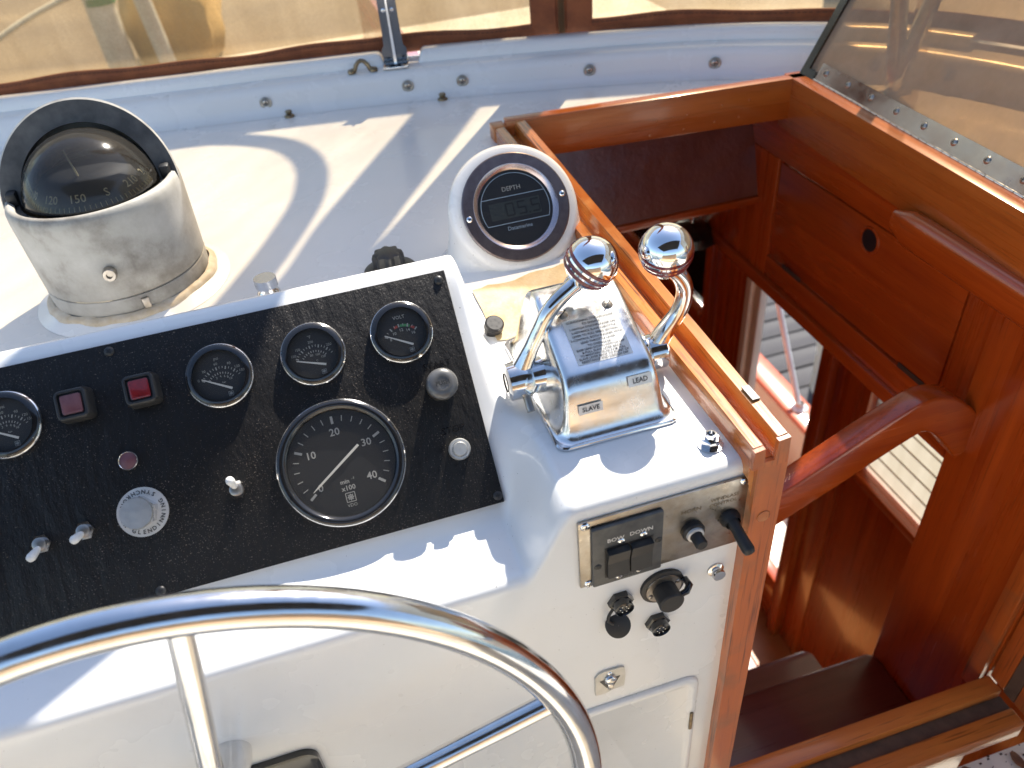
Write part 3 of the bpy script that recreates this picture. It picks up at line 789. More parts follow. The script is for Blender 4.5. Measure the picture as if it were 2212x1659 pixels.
sbox(1.095, 1.14, 1.125, 1.1675, -.985, -.40, 'window_post', 'mahz'); sbox(1.085, 1.15, .40, 1.1675, -1.010, -.9855, 'window_sill', 'mah')
sbox(1.108, 1.14, .40, 1.1675, -1.9, -1.0105, 'panel', 'mahz')
MB().grid([[(0, y-so.y, z-so.z) for z in (-.985, -.40)] for y in (.40, 1.1245)]).build('window_blind', 'curtain', sw, 0)
for k in range(12): sbox(1.1175, 1.1195, .40, 1.1245, -.97+k*.045, -.966+k*.045, 'blind_fold', 'cream', 0)
sbox(1.10, 1.14, 1.9305, 2.6, -1.9, -1.04, 'panel', 'mah'); sbox(1.09, 1.15, 1.9305, 2.6, -1.0395, -1.02, 'window_sill', 'mah')
sbox(1.116, 1.12, 1.9305, 2.6, -1.0195, -.42, 'window_pane', 'winglass', 0)
MB().box(.776, 1.145, .40, 2.62, -.395, -.373).box(-2.2, 1.145, 1.262, 2.665, -.225, -.19).build('saloon_ceiling', 'cream', None, 0, kind='structure')
MB().box(-.3, 1.14, .40, 2.62, -1.96, -1.9).build('saloon_floor', 'solefloor', None, 0, kind='structure')
MB().box(-.3, 1.14, 2.62, 2.66, -1.9, -.37).build('saloon_bulkhead', 'mahx', None, 0, kind='structure')
MB().box(.24, .262, .41, 2.62, -1.9, -.012).build('stairwell_partition', 'mah', None, 0, kind='structure')
lm = thing('cabin_lamp', 'dark domed lamp hanging behind the lever knob', 'lamp', loc=(.72, 1.33, -.36))
MB().lathe([(.0001, .03), (.03, .024), (.048, .008), (.052, -.01), (.046, -.012)], n=28).build('shade', 'blackgloss', lm)
MB().cyl((0, 0, .03), (0, 0, .32), .006).build('stem', 'chrome', lm)

# ------------------------------------------------------------------ outside the saloon door
MB().box(1.15, 1.62, -.5, 4.5, -1.86, -1.78).build('side_deck', 'cream', None, 0, kind='structure')
bw = thing('bulwark', 'cream bulwark with a red varnished caprail outside the doorway', 'bulwark', loc=(1.5, 2, -1.6))
MB().box(-.015, .015, -1.6, 2.4, -.18, .06).build('wall', 'cream', bw, 0)
MB().box(-.05, .05, -1.6, 2.4, .0603, .085, .008).build('caprail', 'caprail', bw)
dk = thing('dock', 'grey plank dock seen through the saloon doorway', 'dock', loc=(2.5, 3, -2.1))
pm = MB().box(-.62, .62, -.065, .065, -.03, 0, .004).mesh('plank', 'dock', 35)
for k in range(26): link_mesh('plank', pm, dk, (jit(k, 0, 0, 1.3, .01), -1.8+k*.142, jit(k, 2, 0, 1.7, .004)))
nb = thing('moored_boat', 'blue grey hull of a boat moored past the dock', 'boat', loc=(3.2, 2.6, -2.4))
rows = []
for k in range(13):
    y = -2.2+4.2*k/12; fl = .12*((k-6)/6)**2
    rows.append([(.10+fl, y, -1.0), (.02+fl, y, -.3), (0+fl, y, .6), (-.02+fl, y, 1.55), (.06+fl, y, 1.6), (1.6, y, 1.6)])
MB().grid(rows).build('hull', 'hull', nb, 60)
sn = thing('stanchion', 'white leaning stanchion outside the saloon doorway', 'stanchion', loc=(1.5, 1.86, -1.515))
MB().tube([(0, 0, 0), (0, .20, .30), (0, .40, .62)], .011, 12).build('tube', 'white', sn, 60)
MB().lathe([(.03, 0), (.03, .006), (.016, .012), (.014, .03)], n=20).build('foot', 'white', sn)
fe = thing('mooring_bollard', 'white ribbed bollard with a domed cap on the dock', 'bollard', loc=(2.15, 2.48, -2.1))
MB().lathe([(.085, 0), (.085, .22), (.075, .25)], n=28).build('body', 'white', fe)
MB().lathe([(.092, .25), (.098, .27), (.095, .32), (.07, .365), (.03, .385), (.0001, .39)], n=28).build('cap', 'white', fe)
for k in range(14):
    a = 2*math.pi*k/14; MB().cyl((.086*math.cos(a), .086*math.sin(a), .02), (.086*math.cos(a), .086*math.sin(a), .22), .006, n=8).build('rib', 'white', fe)

# ------------------------------------------------------------------ gear on the foredeck, seen through the vinyl
ms = thing('mast_post', 'pale mast post with a green tape band on the foredeck', 'mast', loc=(-.70, 3.92, -.55))
MB().cyl((0, 0, 0), (-.02, 0, 1.6), .060).build('tube', 'white', ms)
MB().lathe([(.063, .34), (.063, .37)], n=24).build('tape_band', 'green', ms)
MB().lathe([(.10, 0), (.10, .03), (.066, .05)], n=24).build('collar', 'white', ms)
m2 = thing('boom_pole', 'slim pale pole leaning beside the mast post', 'pole', loc=(-.50, 3.86, -.55))
MB().cyl((0, 0, 0), (-.12, .05, 1.5), .035).build('tube', 'white', m2)
MB().box(-.06, .06, -.06, .06, 0, .05, .01).build('foot', 'white', m2)
cv = thing('covered_dinghy', 'tan canvas covered bundle on the foredeck behind the mast', 'cover', loc=(-.46, 4.25, -.55))
bm = bmesh.new(); bmesh.ops.create_cube(bm, size=1); bmesh.ops.subdivide_edges(bm, edges=bm.edges[:], cuts=6, use_grid_fill=True)
for q in bm.verts:
    p = q.co*2; n4 = (abs(p.x)**4+abs(p.y)**4+abs(p.z)**4)**.25; p = p/max(n4, 1e-6)
    q.co = Vector((p.x*.20, p.y*.30, p.z*.20+.18))+Vector((jit(p.x, p.y, p.z, 2, .05), 0, jit(p.y, p.x, p.z, 2.5, .05)))
    if q.co.z < 0: q.co.z = 0
MB().bm(bm).build('canvas', 'cover', cv, 180)
rp = thing('stay_rope', 'thin white rope rising from the rail to the mast post', 'rope', loc=(-.75, 4.0, -.2))
MB().tube(catmull([(.05, -.08, .06), (-.20, -.20, .00), (-.50, -.38, -.12), (-.85, -.6, -.29), (-1.0, -.7, -.348)], 8), .012, 8).build('rope', 'rope', rp, 60)

# ------------------------------------------------------------------ instrument panel (local x = athwart, y = up the slope, z = off the face)
def pmat(x, t, h=0.0):
    rot = Matrix.Rotation(PT, 4, 'X'); off = rot @ Vector((0, t, h))
    return Matrix.Translation(Vector((x, PB.y, PB.z))+off) @ rot
ip = thing('instrument_panel', 'black textured instrument panel with rippled paint on the white console', 'instrument panel', mat=pmat(-.19, .1015))
pw, ph = (.087+.47)/2, .1055
cxp = (-.47+.087)/2+.19
pan = MB().box(cxp-pw, cxp+pw, -ph, ph, .0012, .0042, .0008).build('face_plate', 'black', ip)
for x, t in ((.080, .199), (-.199, .2005), (.0825, .0025), (-.200, .0005), (-.44, .2), (-.44, .0)):
    screw(ip, x+.19, t-.1015, .0042, SCREWD, 1.15)
for txt, x, t in (('START', .060, .1255), ('STOP', .0595, .0675)):
    MB().text(txt, x+.19, t-.1015, .0085, .00455).build('embossed_word', 'blackgloss', ip, 0)
PH = .0043

def logo(mb, x, y, s, z):
    for a, b in (((-1, -1), (1, -1)), ((1, -1), (1, 1)), ((1, 1), (-1, 1)), ((-1, 1), (-1, -1))):
        mb.line((x+a[0]*s, y+a[1]*s), (x+b[0]*s, y+b[1]*s), s*.16, z)
    mb.arc(s*.42, s*.58, 0, 2*math.pi, z, (x, y), 16)
    for k in range(4):
        a = k*math.pi/4; mb.line((x-s*.8*math.cos(a), y-s*.8*math.sin(a)), (x+s*.8*math.cos(a), y+s*.8*math.sin(a)), s*.14, z+.00002)

def gauge_body(root, Rr, Rd):
    MB().lathe([(Rr, 0), (Rr+.0002, .0026), (Rr-.0004, .0038), (Rr-.0011, .0044)], n=64).build('trim_ring', 'steel', root, 60)
    MB().lathe([(Rr-.0011, .0044), (Rr-.0026, .0062), (Rr-.0060, .0066), (Rd+.002, .0050), (Rd+.0003, .0022), (Rd+.0001, .0006)], n=64).build('bezel', 'blackgloss', root, 60)
    MB().disc(Rd+.001, .0008, 56).build('dial', 'dial', root, 0)
    MB().lathe([(.0001, .0035), (Rd*.6, .0033), (Rd+.0006, .0028)], n=56).build('glass', 'glass', root, 60)
def pol(r, a, o=(0, 0)): return (o[0]+r*math.cos(R(a)), o[1]+r*math.sin(R(a)))

def tachometer(x, t, label):
    o = thing('tachometer', label, 'gauge', mat=pmat(x, t, PH))
    gauge_body(o, .0540, .0445)
    mb = MB(); z = .0011
    for k in range(21):
        a = 218-k*12.8
        if k % 5 == 0: mb.line(pol(.0335, a), pol(.0400, a), .0021, z)
        else: mb.line(pol(.0352, a), pol(.0400, a), .0007, z)
    for k, s in enumerate(('0', '10', '20', '30', '40')):
        a = 218-k*64; px, py = pol(.0262 if 0 < k < 4 else .0275, a)
        mb.text(s, px, py, .0088, z, 0, bold=.00012)
    mb.text('min', -.0015, -.0165, .0052, z, bold=.0001); mb.text('-1', .0058, -.0150, .0036, z); mb.text('x100', .0005, -.0222, .0058, z, bold=.0001)
    logo(mb, .0005, -.0300, .0038, z); mb.text('VDO', .0005, -.0368, .0038, z)
    mb.build('dial_print', 'print', o, 0)
    a = 214; mbn = MB().line(pol(.020, a+180), pol(.026, a), .0021, .0021, .0017).line(pol(.026, a), pol(.034, a), .0017, .0021, .0004)
    mbn.build('needle', 'needle', o, 0)
    MB().lathe([(.0042, .0009), (.0042, .0018), (.0001, .0019)], n=20).build('needle_hub', 'dial', o)
    return o
tachometer(-.0385, .0640, 'large black tachometer reading zero with numbers to forty')
tachometer(-.3660, .0640, 'large tachometer barely showing at the left edge of the panel')

def small_gauge(x, t, label, kind):
    o = thing('gauge', label, 'gauge', 'small round gauges on the instrument panel', mat=pmat(x, t, PH))
    gauge_body(o, .0275, .0222)
    mb = MB(); z = .0011; c = (0.0005, -.0100); r = .0180
    if kind == 'volt':
        for k in range(9):
            a = 150-k*13.5; big = k in (0, 2, 4, 6, 8)
            mb.line(pol(r-.003 if big else r-.002, a, c), pol(r, a, c), .0011 if big else .0005, z)
        for s, a in (('8', 153), ('10', 124), ('12', 92), ('14', 64), ('16', 40)): mb.text(s, *pol(r-.0058, a, c), .0036, z, 0, bold=.00005)
        mb.text('VOLT', .0005, .0135, .0042, z, bold=.00005)
        MB().arc(r-.003, r-.0008, R(92), R(62), .00105, c).build('green_band', 'green', o, 0)
        q = MB().arc(r-.003, r-.0008, R(112), R(100), .00105, c); q.arc(r-.003, r-.0008, R(58), R(46), .00105, c); q.build('red_band', 'redp', o, 0)
    else:
        nums, nums2, unit, u2 = (((('30', 128), ('60', 96), ('90', 66), ('120', 46), ('150', 32), ('0', 152)), (('2', 112), ('4', 92), ('6', 72), ('8', 56), ('10', 40)), 'psi', 'bar') if kind == 'psi' else
                                 ((('100', 146), ('150', 128), ('200', 92), ('250', 48)), (('80', 104), ('100', 72), ('120', 42)), '\u00b0F', 'C'))
        for k in range(15):
            a = 150-k*8.6; mb.line(pol(r-.0026 if k % 3 == 0 else r-.0018, a, c), pol(r, a, c), .0009 if k % 3 == 0 else .0005, z)
        for k in range(11):
            a = 140-k*10; mb.line(pol(r-.0065, a, c), pol(r-.0048, a, c), .0006, z)
        for s, a in nums: mb.text(s, *pol(r+.0026, a, c), .0031, z)
        for s, a in nums2: mb.text(s, *pol(r-.0086, a, c), .0028, z)
        mb.text(unit, -.0005, .0150, .0036, z); mb.text(u2, .002, -.0060, .0024, z)
    logo(mb, .0055, -.0165, .0018, z)
    mb.build('dial_print', 'print', o, 0)
    P0, P1 = ((.0075, -.0125), (-.0150, .0000)) if kind != 'temp' else ((.0085, -.0110), (-.0150, -.0030))
    MB().line(P0, P1, .0019, .0019, .0008).build('needle', 'needle', o, 0)
small_gauge(.0370, .1605, 'small volt gauge with red and green arc beside the push button', 'volt')
small_gauge(-.0400, .1595, 'small temperature gauge above the large tachometer', 'temp')
small_gauge(-.1180, .1595, 'small pressure gauge in shade beside the lit red lamp', 'psi')
small_gauge(-.2855, .1600, 'small pressure gauge cut off by the left edge of the photo', 'psi')

def square_lamp(x, t, label, lens):
    o = thing('warning_lamp', label, 'warning lamp', 'square warning lamps on the panel', mat=pmat(x, t, PH)); o.scale = (.82, .82, .82)
    def rr(s, r, z, n=5):
        P = []
        for cx, cy, a0 in ((s-r, s-r, 0), (-s+r, s-r, 90), (-s+r, -s+r, 180), (s-r, -s+r, 270)):
            for k in range(n+1):
                a = R(a0+90*k/n); P.append((cx+r*math.cos(a), cy+r*math.sin(a), z))
        return P
    rows = [rr(.0165, .006, 0), rr(.0160, .006, .010), rr(.0145, .0055, .0165), rr(.0132, .005, .0172), rr(.0118, .003, .0168), rr(.0115, .0025, .0135)]
    MB().grid(rows, True).build('housing', 'blackmat', o, 50)
    mb = MB().grid([rr(.0096, .0018, .0135), rr(.0094, .0018, .0162), rr(.0084, .0018, .0168)], True); mb.f.append(tuple(range(2*24, 3*24))); mb.build('lens', lens, o, 40)
    mb = MB().add(rr(.0117, .0025, .0137), [tuple(range(24))]); mb.build('backing', 'dial', o, 0)
square_lamp(-.1790, .1620, 'square warning lamp with bright red lens in black housing', 'redlens')
square_lamp(-.2310, .1625, 'square warning lamp with faded dull lens in black housing', 'dulllens')
o = thing('indicator_lamp', 'small round faded red indicator lamp with thin metal rim', 'indicator lamp', mat=pmat(-.2020, .1085, PH))
MB().lathe([(.0078, 0), (.0080, .0030), (.0072, .0040), (.0066, .0034)], n=32).build('rim', 'steel', o, 50)
MB().lathe([(.0066, .0030), (.0045, .0042), (.0001, .0046)], n=32).build('lens', 'dulllens', o, 60)

o = thing('synchroniser_knob', 'bright hexagonal knob on a round lettered plate on the dark panel', 'knob', mat=pmat(-.2000, .0655, PH))
MB().lathe([(.0200, 0), (.0200, .0010), (.0001, .0011)], n=48).build('lettered_plate', 'label', o, 40)
mb = MB(); word = 'GLENDINNING SYNCHRONIZER '
for k, ch in enumerate(word):
    if ch == ' ': continue
    a = 235+k*(360/len(word)); mb.text(ch, .0163*math.cos(R(a)), .0163*math.sin(R(a)), .0046, .0013, R(a+90), bold=.0001)
mb.build('lettering', 'ink', o, 0)
hx = []
for z, r in ((.0011, .0128), (.0120, .0128), (.0132, .0118)):
    hx.append([(r*math.cos(R(60*k+15))*1.0, r*math.sin(R(60*k+15)), z) for k in range(6)])
MB().grid(hx, True).build('nut', 'steel', o, 20)
MB().lathe([(.0124, .0122), (.0128, .0135), (.0122, .0160), (.0001, .0164)], (-.001, -.0005, 0), n=40).build('cap', 'zinc', o, 40)

def toggle(x, t, label, dirv, L=.020, light=True):
    o = thing('toggle_switch', label, 'toggle switch', 'toggle switches on the instrument panel', mat=pmat(x, t, PH))
    MB().lathe([(.0078*(1.0), 0), (.0078, .0025)], n=6, cap=True).build('nut', 'steel', o, 20)
    MB().lathe([(.0052, .0025), (.0052, .0060), (.0040, .0066)], n=20, cap=True).build('collar', 'dull', o, 40)
    d = Vector(dirv).normalized()
    MB().tube([d*.005, d*(L*.55), d*(L*.9), d*L, d*(L+.0016)], [.0021, .0030, .0036, .0032, .0012], 14).build('lever', 'white' if light else 'steel', o, 60)
toggle(-.1255, .0640, 'toggle switch in sunlight beside the large tachometer', (-.05, .45, 1))
toggle(-.2450, .0625, 'middle toggle switch in shade beside the round knob', (-.25, -.35, 1), .018)
toggle(-.2780, .0610, 'toggle switch in shade nearest the left end of the panel', (-.20, -.55, 1), .020)

o = thing('push_button', 'domed grey push button marked PUSH on the panel', 'push button', mat=pmat(.0585, .1065, PH))
MB().lathe([(.0128, 0), (.0130, .0100), (.0126, .0160), (.0128, .0165)], n=40).build('collar', 'dull', o, 40)
MB().lathe([(.0128, .0165), (.0136, .0185), (.0132, .0215), (.0110, .0240), (.0060, .0253), (.0052, .0250), (.0001, .0252)], n=40).build('cap', 'knobgrey', o, 60)
MB().text('PUSH', 0, 0, .0050, .0256, bold=.00015).build('lettering', 'ink', o, 0)
o = thing('stop_button', 'small silver stop button near the panel corner', 'push button', mat=pmat(.0600, .0495, PH))
MB().lathe([(.0092, 0), (.0095, .0080), (.0086, .0100), (.0066, .0102)], n=36).build('collar', 'zinc', o, 40)
MB().lathe([(.0064, .0090), (.0064, .0130), (.0055, .0142), (.0001, .0145)], n=32).build('cap', 'zinc', o, 40)

# ------------------------------------------------------------------ compass
cmp_ = thing('compass', 'tall weathered grey binnacle compass with hooded black dome on the dash', 'compass', loc=(-.236, .902, 0))
cmp_.scale = (.925, .925, .985)
MB().lathe([(.118, .0005), (.110, .004), (.100, .009), (.0965, .012)], n=64).build('mounting_pad', 'gel', cmp_, 60)
rows = []
for r, z in ((.1035, .0075), (.1025, .011), (.099, .0135), (.0955, .0145)):
    rows.append([((r+jit(math.cos(a)*3, math.sin(a)*3, z*60, 1.6, .004))*math.cos(a), (r+jit(math.cos(a)*3, math.sin(a)*3, z*60, 1.6, .004))*math.sin(a), z+jit(math.cos(a), math.sin(a), 2, 6, .0012)) for a in [2*math.pi*k/72 for k in range(72)]])
MB().grid(rows, True).build('sealant_bead', 'caulk', cmp_, 80)
MB().lathe([(.0945, .010), (.0950, .030), (.0945, .031), (.0935, .0315)], n=72).build('base_ring', 'paint', cmp_, 40)
BT = .128
def lip_z(a):   # top edge of the body dips a little at the front
    return BT
MB().lathe([(.0935, .0320), (.0950, .034), (.0962, .070), (.0975, BT-.012), (.0970, BT-.004), (.0945, BT+.002), (.0900, BT+.0035), (.0855, BT), (.0850, BT-.012)], n=72).build('body', 'paint', cmp_, 60)
MB().lathe([(.0855, BT-.003), (.0800, BT-.002), (.0780, BT-.006)], n=72).build('dome_clamp', 'blackmat', cmp_, 60)
for a in (215, 235, 320, 345):
    s_ = screw(cmp_, .0825*math.cos(R(a)), .0825*math.sin(R(a)), BT-.002, SCREWD, 1.0)
# dome
dz = BT-.016; dr_ = .0785
MB().lathe([(dr_*math.cos(R(e)), dz+dr_*math.sin(R(e))*.98) for e in [12, 20, 30, 40, 50, 60, 70, 80, 86]]+[(.0001, dz+dr_*.98)], n=64).build('dome', 'dome', cmp_, 180)
# inner card and pins
cd = MB().lathe([(.064, dz+.006), (.066, dz+.014), (.050, dz+.034), (.028, dz+.040), (.0001, dz+.041)], n=56).build('card', 'card', cmp_, 60)
mb = MB()
def cardtxt(s, ang, r, size, z):
    t = MB().text(s, 0, 0, size, 0, bold=.0001)
    a = R(ang)
    for i, p in enumerate(t.v):
        aa = a+p[0]/r; rr_ = r-p[1]*.62+.0012
        t.v[i] = (rr_*math.cos(aa), rr_*math.sin(aa), z+p[1]*.78+.0008)
    mb.add(t.v, t.f)
for k, s in enumerate(('90', '120', '150', 'S', '210', '240')): cardtxt(s, 205+k*30, .0595, .0125, dz+.0245)
for k in range(36):
    a = R(190+k*5); mb.tube([(.0672*math.cos(a), .0672*math.sin(a), dz+.0145), (.0642*math.cos(a), .0642*math.sin(a), dz+.0185)], .0005, 4)
mb.build('card_print', 'yellow', cd, 0)
MB().tube([(-.002, -.030, dz+.036), (-.006, -.030, dz+.068)], .0011, 8).build('lubber_pin', 'yellow', cmp_, 60)
MB().tube([(-.062, -.010, dz+.010), (-.060, -.008, dz+.046)], .0009, 8).build('lubber_pin', 'yellow', cmp_, 60)
# hood: thick arch facing aft, closing to the back of the body
rows = []
nA = 40; RO, RI = .1030, .0785
def hood_pt(a, r, back, zs=1.0):
    return (r*math.cos(a)*.955, -.010+.46*(r*math.sin(a))+back, BT-.004+r*math.sin(a)*zs)
prof = []
for k in range(nA+1):
    a = math.pi*k/nA
    rows.append([hood_pt(a, RI, .040, .76), hood_pt(a, RI, .004, .82), hood_pt(a, RI+.001, 0, .83), hood_pt(a, RO-.0015, 0, .86), hood_pt(a, RO, .002, .862), hood_pt(a, RO*.985, .007, .83), hood_pt(a, RO*.88, .028, .70), hood_pt(a, RO*.7, .050, .62), hood_pt(a, RO*.4, .060, .5), hood_pt(a, .002, .064, .4)])
hd = MB().grid([r[:4] for r in rows]).build('hood_face', 'hood', cmp_, 40)
MB().grid([r[3:] for r in rows]).build('hood', 'paint', cmp_, 60)
for sx in (-1, 1): MB().box(sx*.0845-.006, sx*.0845+.006, -.014, .006, BT-.004, BT+.012, .003).build('hinge_notch', 'dial', cmp_)
fs = MB().lathe([(.0075, 0), (.0078, .006), (.0066, .0085), (.0034, .0088), (.0030, .0060), (.0001, .0060)], n=24).build('front_screw', 'dull', cmp_, 40)
fs.location = (.004, -.0960, .066); fs.rotation_euler = (R(90), 0, 0)
nt_ = MB().box(-.004, .004, -.003, .003, -.007, .007, .0008).build('clip', 'dull', cmp_); nt_.location = (.026, -.0915, .020); nt_.rotation_euler = (0, 0, R(16))

# ------------------------------------------------------------------ depth sounder pod
TD = R(52); DC = Vector((.2045, .789, .0545))
dmat = Matrix.Translation(DC) @ Matrix.Rotation(TD, 4, 'X')
dp = thing('depth_sounder', 'round digital depth sounder in a white pod on the dash', 'depth sounder', mat=dmat)
inv = dmat.inverted()
rows = []; nn_ = 64
def ringw(r, h): return [dmat @ Vector((r*math.cos(2*math.pi*k/nn_), r*math.sin(2*math.pi*k/nn_), h)) for k in range(nn_)]
A = ringw(.060, 0); B = ringw(.0690, -.0005); C_ = ringw(.0735, -.004); D = ringw(.0755, -.011)
rows = [A, B, C_, D]
for f, k in ((.30, 1.02), (.60, 1.05), (.85, 1.10), (.95, 1.16), (1.0, 1.26)):
    row = []
    cy = DC.y+.012
    for p in D:
        z = p.z*(1-f)+(-.001)*f
        q = Vector(((p.x-DC.x)*k+DC.x, (p.y-cy)*k+cy, min(p.z, z) if p.z > 0 else p.z-.001*f)); row.append(q)
    rows.append(row)
MB().grid([[inv @ p for p in r] for r in rows], True).build('pod', 'gel', dp, 70)
MB().lathe([(.0615, .0002), (.0618, .0050), (.0605, .0062), (.0490, .0066)], n=72).build('bezel', 'anod', dp, 40)
MB().lathe([(.0490, .0066), (.0480, .0064), (.0430, .0015)], n=72).build('inner_bezel', 'anodl', dp, 60)
MB().disc(.0432, .0016, 60).build('screen', 'dial', dp, 0)
mb = MB().arc(.0392, .0399, R(-8), R(188), .00172, n=60)
yy = .0145
mb.build('screen_arc', 'dimprint', dp, 0)
mb = MB()
for a, b in (((-.0365, .0140), (.0365, .0140)), ((-.0365, -.0160), (.0365, -.0160))): mb.line(a, b, .0008, .00174)
mb.arc(.0390, .0397, R(159), R(204), .00174); mb.arc(.0390, .0397, R(-24), R(21), .00174)
mb.build('screen_frame', 'dimprint', dp, 0)
MB().text('DEPTH', 0, .0222, .0072, .00175).build('lettering', 'print', dp, 0)
MB().text('Datamarine', 0, -.0222, .0062, .00175).build('lettering', 'dimprint', dp, 0)
MB().add([(-.030, -.0105, .0017), (.029, -.0105, .0017), (.029, .0085, .0017), (-.030, .0085, .0017)], [(0, 1, 2, 3)]).build('display', 'lcd', dp, 0)
SEG = {'0': 'abcdef', '5': 'afgcd'}
mb = MB()
for ch, x0 in (('0', -.011), ('5', .003), ('5', .019)):
    w, h = .0085, .0068; P = {'a': ((0, h), (w, h)), 'g': ((0, 0), (w, 0)), 'd': ((0, -h), (w, -h)), 'f': ((0, 0), (0, h)), 'b': ((w, 0), (w, h)), 'e': ((0, -h), (0, 0)), 'c': ((w, -h), (w, 0))}
    for sg in SEG[ch]:
        a, b = P[sg]; mb.line((x0+a[0], a[1]-.001), (x0+b[0], b[1]-.001), .0017, .00178)
mb.line((.0145, -.0082), (.0163, -.0082), .0018, .00178)
mb.build('digits', 'lcdseg', dp, 0)
for a in (184, 4): screw(dp, .0555*math.cos(R(a)), .0555*math.sin(R(a)), .0066, SCREWC, 1.0)
MB().lathe([(.0001, .0026), (.025, .0025), (.0428, .0022)], n=48).build('glass', 'cleanglass', dp, 60)

# yellowed tape patch between pod and lever housing
tp = thing('tape_patch', 'yellowed brittle tape patch on the dash below the depth sounder', 'tape', loc=(.195, .68, .0008))
rows = []
for i in range(15):
    f = i/14; x = -.064+.136*f; top = .042+.016*f+jit(f*5, 0, 1, 1.4, .006); bot = -.060+jit(f*5, 3, 1, 1.4, .006)
    rows.append([(x+jit(i, k, 0, .7, .0015), bot+(top-bot)*k/7, .0006+abs(jit(x*60, k, 0, 1.2, .0016))) for k in range(8)])
MB().grid([list(reversed(r)) for r in rows]).build('sheet', 'tape', tp, 180)

# ------------------------------------------------------------------ engine lever housing
LX, LY = .190, .53
lv = thing('engine_control', 'polished twin lever engine control with instruction label and red ringed knobs', 'engine control', loc=(LX, LY, 0))
ZP = [(.450, 0), (.4545, .003), (.4580, .010), (.4605, .020), (.4635, .034), (.4680, .0445), (.4750, .0520), (.4840, .0565), (.50, .0635), (.52, .0725), (.538, .0800), (.550, .0835), (.562, .0835), (.575, .0775), (.588, .062), (.598, .040), (.606, .016), (.611, .004), (.615, 0)]
GP = [(0, 1), (.0335, 1), (.0370, .985), (.0395, .93), (.0412, .82), (.0425, .64), (.0440, .42), (.0458, .24), (.0480, .11), (.0505, .03), (.0530, 0)]
def Zy(y): return lerp(ZP, y)
def Gx(a): return lerp(GP, abs(a))
us = sorted(set([k*.0530/36 for k in range(-36, 37)])); ysv = [.450+.165*k/90 for k in range(91)]
def sm(fn, x, h):
    return sum(fn(x+h*q) for q in (-1, -.5, 0, .5, 1))/5
MB().grid([[(u, y-LY, .0035+sm(Zy, y, .0028)*sm(Gx, u, .0015)) for y in ysv] for u in us]).build('housing', 'satin', lv, 180)
def rrect(hx, hy, r, z, oy=0, n=6):
    P = []
    for cx, cy, a0 in ((hx-r, hy-r, 0), (-hx+r, hy-r, 90), (-hx+r, -hy+r, 180), (hx-r, -hy+r, 270)):
        for k in range(n+1):
            a = R(a0+90*k/n); P.append((cx+r*math.cos(a), cy+r*math.sin(a)+oy, z))
    return P
mb = MB().grid([rrect(.0550, .0850, .010, .0002, .0025), rrect(.0550, .0850, .010, .0025, .0025), rrect(.0540, .0840, .010, .0038, .0025)], True); mb.f.append(tuple(range(56, 84))); mb.build('base_flange', 'steel', lv, 40)
def ls(px, py, e=.0007):  # onto the housing's upper slope; py runs up the slope
    y = .4975+py*.92; return (px, y-LY, .0035+sm(Zy, y, .0028)*sm(Gx, px, .0015)+e)
def sticker(x0, x1, y0, y1, name, matn):
    return MB().grid([[ls(x0+(x1-x0)*i/8, y0+(y1-y0)*k/10, .0004) for k in range(11)] for i in range(9)]).build(name, matn, lv, 180)
lab = sticker(-.0235, .0245, -.0180, .0255, 'instruction_label', 'label')
lines = [('GLENDINNING SYNCHRONIZER', .0225), ('TO ENGAGE', .0190), ('1-SWITCH SYNCHRONIZER ON', .0155), ('2-ADVANCE SLAVE THROTTLE', .0120), ('LEVER TO FULL SPEED SETTING', .0085), ('3-CONTROL BOTH ENGINES WITH', .0050), ('LEAD THROTTLE LEVER', .0015), ('TO DISENGAGE', -.0020), ('EASE LEAD DOWN-SWITCH OFF', -.0050), ('& PULL SLAVE LEVER BACK', -.0080), ('TO MAINTAIN CRUISE R.P.M. PULL', -.0108), ('SLAVE LEVER BACK TO POINT OF', -.0136), ('RESISTANCE AND SWITCH OFF', -.0164)]
mb = MB()
for s, y in lines: mb.text(s, .0005, y, .0029 if len(s) < 29 else .0026, 0, fn=lambda a, b: ls(a, b, .0009), bold=.00004)
mb.build('lettering', 'ink', lab, 0)
def fs_(px, py, e): # front face of the housing, py measured down from the bend
    zt = .0460+py; 
    y = .450
    for (y0, z0), (y1, z1) in zip(ZP, ZP[1:]):
        if z0 <= zt <= z1: y = y0+(y1-y0)*(zt-z0)/(z1-z0); break
    return (px, y-LY-.0012-e, .0035+zt)
for word, x, py in (('LEAD', .0235, -.0065), ('SLAVE', -.0215, -.0200)):
    w = .0105; q = MB().grid([[fs_(x-w+2*w*i/4, py-.0042+.0084*k/4, .0005) for k in range(5)] for i in range(5)]).build('name_label', 'label', lv, 60)
    MB().text(word, x, py, .0056, 0, fn=lambda a, b: fs_(a, b, .0009), bold=.00008).build('lettering', 'ink', q, 0)
for sx, sy in ((-.0205, .0330), (.0205, .0330)):
    p = ls(sx, sy, 0); s_ = MB().lathe([(.0001, .0018), (.0030, .0014), (.0048, 0)], n=24).build('screw', 'dull', lv, 50); s_.location = p; s_.rotation_euler = (R(23), 0, 0)
    sl_ = MB().line((-.0046, 0), (.0046, 0), .0011, .0019).build('slot', 'dial', s_, 0); sl_.rotation_euler = (0, 0, R(40))
